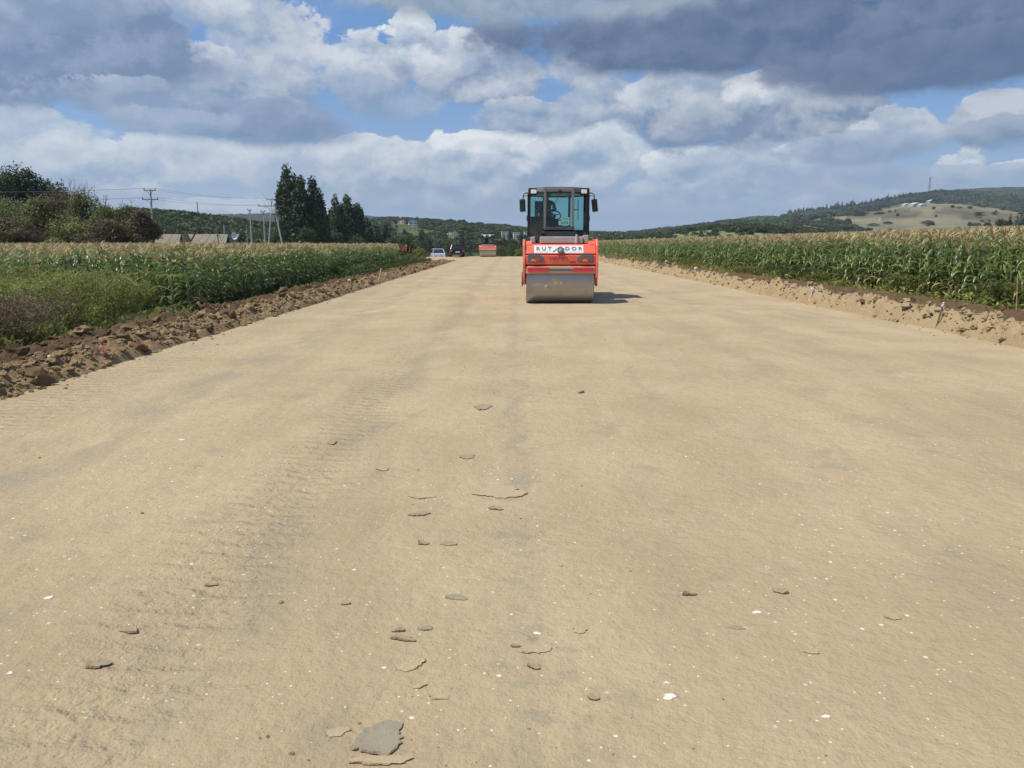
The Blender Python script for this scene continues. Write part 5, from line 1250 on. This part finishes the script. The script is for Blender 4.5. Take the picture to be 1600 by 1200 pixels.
# ------------------------------------------------------------ the far roller, cars
def far_roller():
    y = 92.5; x = at(762, 398, y).x; z = float(drop(y)) + .03
    e = empty('road_roller', 'small far off tandem roller with a red hood and pale drum at the road crest', 'road roller', (x, y, z), R(2)); W = .92; RR = .52
    rd = simple('faded_red_paint', (.72, .16, .085), .5, vary=.08); pale = simple('dusty_drum', (.56, .48, .36), .6, .3, vary=.2, scale=4); wh = simple('cream_paint', (.72, .68, .60), .6)
    for s in (-1, 1):
        MB().tube([(-W, s * 1.35, RR), (W, s * 1.35, RR)], RR, 40).build('drum', pale, e, True)
        MB().prism([(s * 1.98, .82), (s * 1.93, 1.15), (s * 1.75, 1.30), (s * .7, 1.30), (s * .7, .82)], -W - .06, W + .06, 'x').build('hood', rd, e, bevel=.04)
        MB().box(-W - .02, W + .02, *sorted((s * 1.945, s * 1.99)), .83, .90).build('bumper', wh, e)
        MB().box(-W * .75, W * .75, *sorted((s * 1.9, s * 1.1)), 1.302, 1.37).build('hood_panel', wh, e, bevel=.02)
        for sx in (-1, 1): MB().prism([(s * 1.95, .60), (s * 1.95, 1.1), (s * .75, 1.1), (s * 1.2, .45)], *sorted((sx * (W + .03), sx * (W + .09))), 'x').build('side_plate', rd, e, bevel=.02)
    MB().box(-.5, .5, -.8, .8, .5, 1.28).build('chassis', M_blackm, e, bevel=.04)
    MB().box(-.55, .55, -.5, .5, 1.29, 1.55).build('operator_platform', M_blackm, e, bevel=.03)
    for sx in (-1, 1):
        for sy in (-1, 1): MB().box(sx * .66 - .055, sx * .66 + .055, sy * .62 - .05, sy * .62 + .05, 1.20, 2.46).build('canopy_post', M_blackm, e)
    MB().box(-.80, .80, -.78, .78, 2.47, 2.56).build('canopy_roof', simple('grey_canopy', (.40, .39, .36), .6), e, bevel=.03)
    for sx in (-.35, .25): MB().box(sx - .14, sx + .14, -.86, -.785, 2.34, 2.50).build('work_lamp', M_lens, e, bevel=.02)
    MB().box(-.30, .10, .0, .36, 1.56, 1.75).build('seat', M_rub, e, bevel=.03); MB().box(-.30, .10, .3, .42, 1.74, 2.15).build('seat_back', M_rub, e, bevel=.03)
    MB().tube([(.0, -.45, 1.5), (.0, -.35, 1.90)], .05, 8).build('steering_column', M_blackm, e)
far_roller()
def car(px, Y, z, rz, paint, label, L=4.4, Wd=1.78, Hh=1.52, van=False, facing=False):
    e = empty('parked_car', label, 'car', (at(px, 395, Y).x, Y, z), rz)
    g = simple('car_glass', (.02, .025, .03), .08); s = -1
    # rear of the body faces -y
    if van: prof = [(-L / 2, .35), (-L / 2, .95), (-L / 2 + .18, 1.05), (-L / 2 + .9, 1.10), (L / 2 - .1, 1.05), (L / 2, .9), (L / 2, .35)]; gh = [(-L / 2 + .55, 1.08), (-L / 2 + 1.15, Hh), (L / 2 - .35, Hh), (L / 2 - .1, 1.06)]
    else: prof = [(-L / 2, .38), (-L / 2 - .03, .62), (-L / 2 + .03, .98), (L / 2 - 1.2, 1.02), (L / 2 - .25, .88), (L / 2, .68), (L / 2, .36)]; gh = [(-L / 2 + .06, .985), (-L / 2 + .42, Hh), (.55, Hh), (L / 2 - 1.25, 1.01)]
    body = MB().prism(prof, -Wd / 2, Wd / 2, 'x').build('body', paint, e, bevel=.07)
    n = len(gh); V = [(x, y, zz) for (k, w) in ((0, 1),) for x, y, zz in []]
    lo = Wd / 2 - .06; hi = Wd / 2 - .22
    wv = [lo, hi, hi, lo]
    MB().add([(-wv[i], gh[i][0], gh[i][1]) for i in range(4)] + [(wv[i], gh[i][0], gh[i][1]) for i in range(4)], [(0, 1, 2, 3), (7, 6, 5, 4), (0, 4, 5, 1), (1, 5, 6, 2), (2, 6, 7, 3), (3, 7, 4, 0)]).build('cabin', g, e, bevel=.03)
    MB().prism([(gh[1][0] - .08, Hh - .045), (gh[1][0] - .05, Hh + .02), (gh[2][0] + .02, Hh + .02), (gh[2][0] + .06, Hh - .045)], -hi - .03, hi + .03, 'x').build('roof', paint, e, bevel=.02)
    for sx in (-1, 1): MB().tube([(sx * (lo + .0), gh[0][0] - .01, gh[0][1]), (sx * (hi + .02), gh[1][0] - .02, gh[1][1])], .05, 6).build('pillar', paint, e)
    for sx in (-1, 1):
        for yy in (-L / 2 + .85, L / 2 - .85):
            w = MB().tube([(sx * (Wd / 2 - .20), yy, .33), (sx * (Wd / 2 + .01), yy, .33)], .33, 20).build('wheel', M_rub, e, True); MB().tube([(sx * (Wd / 2), yy, .33), (sx * (Wd / 2 + .02), yy, .33)], .20, 14).build('rim', M_iron, w, True)
        MB().box(*sorted((sx * .62, sx * .87)), -L / 2 - .055, -L / 2 + .02, .70 if not facing else .62, .90 if not facing else .76).build('headlight' if facing else 'tail_lamp', M_lens if facing else M_refl, e, bevel=.02)
        MB().box(*sorted((sx * (Wd / 2 - .02), sx * (Wd / 2 + .16))), gh[2][0] - .1 if not facing else gh[0][0] + .35, (gh[2][0] + .02) if not facing else gh[0][0] + .47, 1.0, 1.14).build('door_mirror', paint, e, bevel=.02)
    MB().box(-.26, .26, -L / 2 - .06, -L / 2 - .02, .60, .72).build('number_plate', M_print, e)
    MB().box(-Wd / 2 + .04, Wd / 2 - .04, -L / 2 - .05, -L / 2 + .1, .34, .50).build('bumper', M_blackm, e, bevel=.03)
    return e
car(714, 99, -.22, R(6), simple('black_car_paint', (.014, .012, .014), .18, vary=.05), 'dark car with red tail lamps seen from behind, left of the road', L=4.3, Wd=1.78, Hh=1.50)
car(684, 112, -.95, R(10), simple('pale_blue_grey_van_paint', (.42, .46, .54), .3, vary=.03), 'pale minivan with a dark windscreen facing the camera, left of the dark car', L=4.5, Wd=1.75, Hh=1.66, van=True, facing=True)

# reddish pile of cut branches under the bush
def pile():
    p = at(634, 391, 80); z0 = float(H(p.x, 80)); e = empty('branch_pile', 'pile of reddish cut branches under the dark bush at the end of the left cornfield', 'branch pile', (p.x, 80, z0))
    q = random.Random(4); mr = simple('reddish_branch', (.36, .15, .09), .8, vary=.3, scale=3); mp = simple('pale_peeled_branch', (.52, .42, .26), .8, vary=.2)
    for i in range(46):
        x = q.uniform(-1.3, 1.5); h = 1.15 * math.cos(x / 1.7 * 1.3) + .25; a = q.uniform(-.5, .5)
        pts = [(x, q.uniform(-.3, .2), .1), (x + a * .35, q.uniform(-.5, -.1), h * .6 + q.uniform(0, .2)), (x + a * .9 + q.uniform(-.15, .15), q.uniform(-.5, 0), h + q.uniform(-.1, .25)), (x + a * 1.3, q.uniform(-.3, .3), h * q.uniform(.5, .9))]
        MB().tube(pts, [.035, .032, .028, .02], 5).build('branch', mr if i % 7 else mp, e, True)
    for x0, x1 in ((-1.2, -.55), (-.9, -.35)): MB().tube([(x0, -.6, .9), (x1, -.7, .15)], .06, 6).build('branch', mp, e, True)
pile()

# ------------------------------------------------------------ survey stakes and rags
M_stake = simple('bare_stake_wood', (.50, .33, .20), .8, vary=.2, scale=20); M_stakd = simple('dark_stake_wood', (.14, .09, .06), .8, vary=.2, scale=20)
M_rag = simple('white_rag', (.58, .54, .50), .8, vary=.08); M_pink = simple('pink_tape', (.75, .20, .26), .6, vary=.2, scale=30); M_orng = simple('faded_pink_orange_paint', (.62, .36, .26), .6, vary=.1)
def stake(pxb, pyb, pxt, pyt, Y0, label, mat, w=.035, top=None, topmat=None, dy=0.):
    for Y in np.arange(5, 90, .05):
        b = at(pxb, pyb, Y)
        g = bankL_z(np.array([b.x]), np.array([Y])) if -7.7 < b.x < -4.7 else bankR_z(np.array([b.x]), np.array([Y])) if 7.3 < b.x < 11.4 else H(b.x, Y)
        if b.z <= float(np.ravel(g)[0]) + .01: break
    Y = float(Y); w *= Y / Y0; top = top and top * Y / Y0; t = at(pxt, pyt, Y + dy)
    e = empty('survey_stake', label, 'stake', b, 0, 'survey stakes along the road edges'); d = t - b
    MB().tube([-d * .25, d * .5 + Vector((.004, 0, 0)), d], [w * .55, w * .5, w * .45], 5).build('shaft', mat, e)
    if top:
        q = random.Random(int(pxb)); m_ = MB()
        for k in range(3): m_.ball(tuple(d * (.97 - .06 * k) + Vector((q.uniform(-.01, .01), -.01, 0))), (top * q.uniform(.8, 1.2), top * .8, top * q.uniform(.6, 1.)), 7, 5)
        m_.tube([d * .95, d * .85 + Vector((top * .9, -.02, -top)), d * .8 + Vector((top * 1.2, -.02, -top * 2.4))], [top * .5, top * .35, top * .12], 5)
        m_.build('flag_cloth', topmat, e, False)
stake(1463, 511, 1474, 472, 13.3, 'dark leaning stake with a white rag knotted at its top, right bank', M_stakd, .03, .024, M_rag)
stake(1265, 468, 1270, 451, 21.5, 'short pinkish white stake beside a dark clod, right bank', M_orng, .06, .05, M_rag)
stake(1086, 425, 1087, 419, 43, 'tiny pale marker on the far right bank', M_rag, .10, .09, M_rag); stake(1040, 413, 1041, 408, 54, 'tiny white marker farther along the right bank', M_rag, .09, .09, M_rag)
stake(592, 440, 596, 419, 40.5, 'bare orange wooden stake on the far left bank', M_stake, .10)
stake(544, 447, 546, 437, 34, 'short stake with a white rag on the left bank', M_stake, .05, .07, M_rag)
stake(161, 556, 158, 541, 13.2, 'pink and white taped peg among the clods at the near left', M_pink, .045, .03, M_pink)
stake(1588, 483, 1590, 428, 17.2, 'thin pale bare cane at the right edge of the corn', M_stake, .018)
def bits():
    for px, py, Y, s, lb in ((80, 589, 8.9, .035, 'whitish stone on the near left clods'), (1315, 492, 17, .06, 'pale stone on the right sand bank'), (118, 552, 12.8, .04, 'pale clod beside the pink peg')):
        p = at(px, py, Y); z = float(bankL_z(p.x, p.y) if px < 800 else bankR_z(p.x, p.y)) + .01; m_ = MB().ball((0, 0, 0), (s * 1.5, s, s * .7), 8, 6)
        o = m_.build('stone', simple('pale_stone', (.60, .54, .45), .9, vary=.15, scale=20), None, True, loc=(p.x, p.y, z)); tag(o, lb, 'stone')
bits()

# ------------------------------------------------------------ clods along both banks
def clod_mesh(name, items, mat, seed):
    """items: x, y, z, size, tint -> one mesh of angular lumps"""
    bm = bmesh.new(); bmesh.ops.create_icosphere(bm, subdivisions=2, radius=1); bv = np.array([v.co[:] for v in bm.verts]); bf = np.array([[v.index for v in f.verts] for f in bm.faces]); bm.free()
    r = np.random.default_rng(seed); n = len(items); it = np.asarray(items); nv = len(bv)
    sc = it[:, 3:4] * np.stack([r.uniform(.7, 1.4, n), r.uniform(.7, 1.3, n), r.uniform(.5, .95, n)], 1)
    k = np.arange(n)[:, None]; D = 1 + .55 * (vnoise(bv[:, 0] * 1.8 + k * 13.1, bv[:, 1] * 1.8 + bv[:, 2] * 2.7 + k * 3.7, seed) - .5) * 2 + .25 * (vnoise(bv[:, 0] * 5 + k * 5.1, bv[:, 1] * 5 + bv[:, 2] * 6 + k, seed + 1) - .5) * 2
    V = bv[None] * D[..., None]; a = r.uniform(0, 6.28, n); ca, sa = np.cos(a)[:, None], np.sin(a)[:, None]
    V = V * sc[:, None, :]; V = np.stack([V[..., 0] * ca - V[..., 1] * sa, V[..., 0] * sa + V[..., 1] * ca, V[..., 2]], -1) + it[:, None, :3]
    F = (bf[None] + (np.arange(n) * nv)[:, None, None]).reshape(-1, 3)
    o = link(name, npmesh(name, V.reshape(-1, 3), F, mat, False, tint=np.repeat(it[:, 4], nv))); return o
def clods():
    r = np.random.default_rng(12)
    n = 9000; y = 6.5 + 62 * r.uniform(0, 1, n) ** 1.7; x = -5.38 + r.normal(0, .26, n); x2 = r.uniform(-7.2, -4.9, n); x = np.where(r.uniform(size=n) < .42, x2, x)
    s = .012 + .048 * r.uniform(0, 1, n) ** 3.5; k = (x < -4.3) & ((x < -4.85) | (s < .022)); x, y, s = x[k], y[k], s[k]
    z = np.maximum(bankL_z(x, y), road_z(x, y) + .02) + s * .25; t = np.clip(sm(-5.1, -6.4, x) * .9 + r.normal(0, .18, len(x)), 0, 1)
    tag(clod_mesh('clods', np.stack([x, y, z, s, t], 1), M_bankL, 3), 'brown soil clods of the left bank', 'clods', kind='stuff')
    n = 5000; y = 9 + 90 * r.uniform(0, 1, n) ** 1.9; x = 7.75 + r.normal(0, .24, n); x2 = r.uniform(7.5, 11.2, n); q = r.uniform(size=n) < .4; x = np.where(q, x2, x)
    s = .014 + .055 * r.uniform(0, 1, n) ** 3.4; k = (x > 6.9) & ((x > 7.4) | (s < .02)); x, y, s = x[k], y[k], s[k]
    z = np.maximum(bankR_z(x, y), road_z(x, y) + .02) + s * .2; t = np.clip(np.where(x < 8.05, .08, .8) + r.normal(0, .12, len(x)), 0, 1)
    tag(clod_mesh('clods', np.stack([x, y, z, s, t], 1), M_bankR, 4), 'sandy clods of the right bank', 'clods', kind='stuff')
    n = 110; y = 8 + 50 * r.uniform(0, 1, n) ** 1.6; x = -5.5 + r.normal(0, .38, n); x = np.minimum(x, -5.0); s = r.uniform(.06, .13, n)
    tag(clod_mesh('clods', np.stack([x, y, bankL_z(x, y) + s * .2, s, r.uniform(.1, .9, n)], 1), M_bankL, 6), 'largest lumps of soil on the left bank', 'clods', kind='stuff')
    n = 110; y = 10 + 50 * r.uniform(0, 1, n) ** 1.5; x = 7.85 + np.abs(r.normal(0, .45, n)) * np.where(r.uniform(size=n) < .3, -.3, 1); s = r.uniform(.05, .12, n)
    tag(clod_mesh('clods', np.stack([x, y, bankR_z(x, y) + s * .2, s, np.where(x < 8.0, .08, .75)], 1), M_bankR, 7), 'largest lumps of sand and soil on the right bank', 'clods', kind='stuff')
    # crumbs on the road
    n = 520; y = 2 + 20 * r.uniform(0, 1, n) ** 1.6; x = np.where(r.uniform(size=n) < .5, r.uniform(-5, 7, n), -.25 + r.normal(0, .5, n)); s = .002 + .006 * r.uniform(0, 1, n) ** 4
    z = road_z(x, y) + .02 + s * .2
    tag(clod_mesh('crumbs', np.stack([x, y, z, s, r.uniform(0, .4, n)], 1), M_bankR, 5), 'small crumbs of clay lying on the rolled road', 'crumbs', kind='stuff')
clods()

# ------------------------------------------------------------ flakes of crust and pressed-in stones on the road
def ground_pt(px, py):
    d = ray(px, py); t = -(EYE - .02) / d[2]; return d[0] * t, d[1] * t
M_flake = simple('damp_clay_flake', (.285, .245, .162), .85, vary=.18, scale=30, bump=.35); M_flake2 = simple('brown_clay_flake', (.33, .25, .155), .9, vary=.2, scale=40, bump=.4); M_flake3 = simple('sandy_crust_flake', (.42, .32, .192), .92, vary=.15, scale=30, bump=.4)
M_edge = simple('clay_edge_painted_shade', (.10, .072, .045), .9, vary=.2, scale=60)  # shade of the undercut rim, painted as a darker clay colour
M_marl = simple('white_marl', (.70, .66, .55), .8, vary=.08)
def flake(px, py, wpx, asp, th, mat, label, seed, lift=0., rz=0., name='soil_flake', grp='clay flakes on the road'):
    x, y = ground_pt(px, py); d = math.hypot(x, y); w = wpx / FPX * y * 1.02; q = random.Random(seed); n = 40
    ph = [q.uniform(0, 6.28) for _ in range(6)]
    def rad(a): return 1 + .18 * math.sin(2 * a + ph[0]) + .12 * math.sin(3 * a + ph[1]) + .08 * math.sin(5 * a + ph[2]) + .06 * math.sin(9 * a + ph[3]) + .05 * math.sin(14 * a + ph[4])
    z0 = float(road_z(np.array([x]), np.array([y]))[0]) + .02
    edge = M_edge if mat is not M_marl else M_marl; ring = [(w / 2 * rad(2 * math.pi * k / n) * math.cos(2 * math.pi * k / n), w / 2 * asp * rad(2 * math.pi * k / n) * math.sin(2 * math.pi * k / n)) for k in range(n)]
    th *= .7; V = [(a * .86, b * .86, -.01) for a, b in ring] + [(a * 1.0 + q.uniform(-.02, .02) * w, b + q.uniform(-.02, .02) * w, th * .55 * (1 + lift)) for a, b in ring] + [(a * .96, b * .96, th * (1 + .5 * math.sin(3 * a / w + ph[5]))) for a, b in ring]
    V += [(a * .6, b * .6, th * .95) for a, b in ring] + [(0, 0, th * .92)]
    F = [(j * n + k, j * n + (k + 1) % n, (j + 1) * n + (k + 1) % n, (j + 1) * n + k) for j in range(3) for k in range(n)]; F3 = [(3 * n + k, 3 * n + (k + 1) % n, 4 * n) for k in range(n)]
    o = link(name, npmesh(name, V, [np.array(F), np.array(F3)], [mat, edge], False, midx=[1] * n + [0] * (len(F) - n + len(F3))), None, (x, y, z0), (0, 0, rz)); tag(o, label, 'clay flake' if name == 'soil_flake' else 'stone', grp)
def flakes():
    L = [(593, 1156, 92, .82, .012, 1, 'large smooth grey green clay flake at the bottom of the picture', .25), (598, 1189, 92, .28, .009, 3, 'long sandy crust flake just below the large grey flake', .05), (527, 1144, 40, .6, .006, 3, 'sandy flake edge left of the large grey flake', .1),
      (202, 987, 28, .7, .012, 2, 'small brown flake at the left, above its twin', -.3), (153, 1042, 33, .7, .013, 2, 'brown flake at the lower left, below its twin', .3), (782, 769, 80, .7, .010, 3, 'widest sandy flake in the middle of the road', .3), (730, 713, 26, .8, .012, 2, 'small flake at the head of the middle flake row', 0),
      (660, 775, 38, .8, .008, 3, 'sandy flake left of the widest one', .1), (655, 804, 30, .6, .010, 2, 'flake in the middle row below the sandy one', .2), (661, 850, 17, .8, .014, 2, 'small dark flake, left one of a pair in the middle row', 0), (700, 850, 27, .6, .008, 1, 'greenish flake, right one of the pair in the middle row', 0),
      (713, 933, 34, .6, .006, 1, 'flat greenish flake right of the crumb cluster', 0), (630, 999, 40, .35, .012, 2, 'long dark flake in the crumb cluster', -.1), (624, 986, 18, .6, .010, 2, 'short flake above the long dark flake', .2), (665, 982, 22, .7, .006, 1, 'grey flake right of the crumb cluster', 0),
      (642, 1040, 50, .5, .006, 3, 'pale triangular flake below the crumb cluster', .4), (836, 1015, 42, .8, .009, 3, 'sandy flake with a dark rim right of the centre', .2), (835, 1043, 20, .8, .014, 2, 'small dark rimmed clod below the sandy flake', 0), (1078, 931, 20, .5, .016, 2, 'small dark edged flake, left of the two right of centre', 0),
      (1220, 926, 25, .6, .014, 2, 'small dark edged flake, right of the two right of centre', 0), (1396, 966, 27, .7, .008, 3, 'sandy flake at the right', 0), (1268, 1021, 22, .7, .007, 3, 'thin sandy flake lower right', -.2), (907, 613, 10, 1.2, .022, 2, 'dark clod alone on the road below the near roller', 0),
      (755, 637, 26, 1.4, .014, 2, 'flake lying halfway up the road', 0), (519, 690, 16, 1.2, .016, 2, 'small flake left of the middle row', 0), (598, 733, 18, 1.0, .012, 3, 'faint flake left of the head of the middle row', 0), (906, 985, 26, .9, .008, 3, 'round sandy flake right of the centre line', 0),
      (926, 1093, 13, 1.4, .014, 2, 'small upright dark crumb near the bottom centre', .8), (330, 913, 18, .5, .010, 2, 'tiny brown flake at the left centre', .2), (685, 1085, 36, .8, .005, 3, 'faint sandy flake above the large grey flake', 0), (805, 1010, 16, .5, .008, 2, 'tiny flake left of the sandy rimmed flake', 0), (655, 1072, 24, .5, .006, 3, 'flat pale flake between the cluster and the large flake', .3), (540, 945, 14, .6, .01, 2, 'tiny clod left of the crumb cluster', 0), (1150, 983, 26, .4, .004, 1, 'flat green grey stone pressed into the right side', 0), (775, 795, 22, .6, .012, 2, 'small flake under the widest one', 0)]
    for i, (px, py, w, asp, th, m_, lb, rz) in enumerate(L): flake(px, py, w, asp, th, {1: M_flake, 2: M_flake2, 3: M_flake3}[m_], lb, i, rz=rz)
    for i, (px, py, w, lb) in enumerate(((1046, 1091, 22, 'largest white marl lump, crushed, lower right of centre'), (1290, 1122, 12, 'white marl pebble at the lower right'), (1183, 959, 14, 'white marl pebble above the right flakes'), (1042, 1069, 9, 'tiny white pebble above the crushed marl lump'), (77, 938, 14, 'white marl pebble at the left edge'), (839, 990, 12, 'white pebble above the sandy rimmed flake'), (284, 688, 9, 'small white pebble up on the left side'), (16, 1057, 10, 'white pebble at the far left bottom'))):
        flake(px, py, w, .7, .004, M_marl, lb, 70 + i, name='stone', grp='white stones pressed into the road')
flakes()
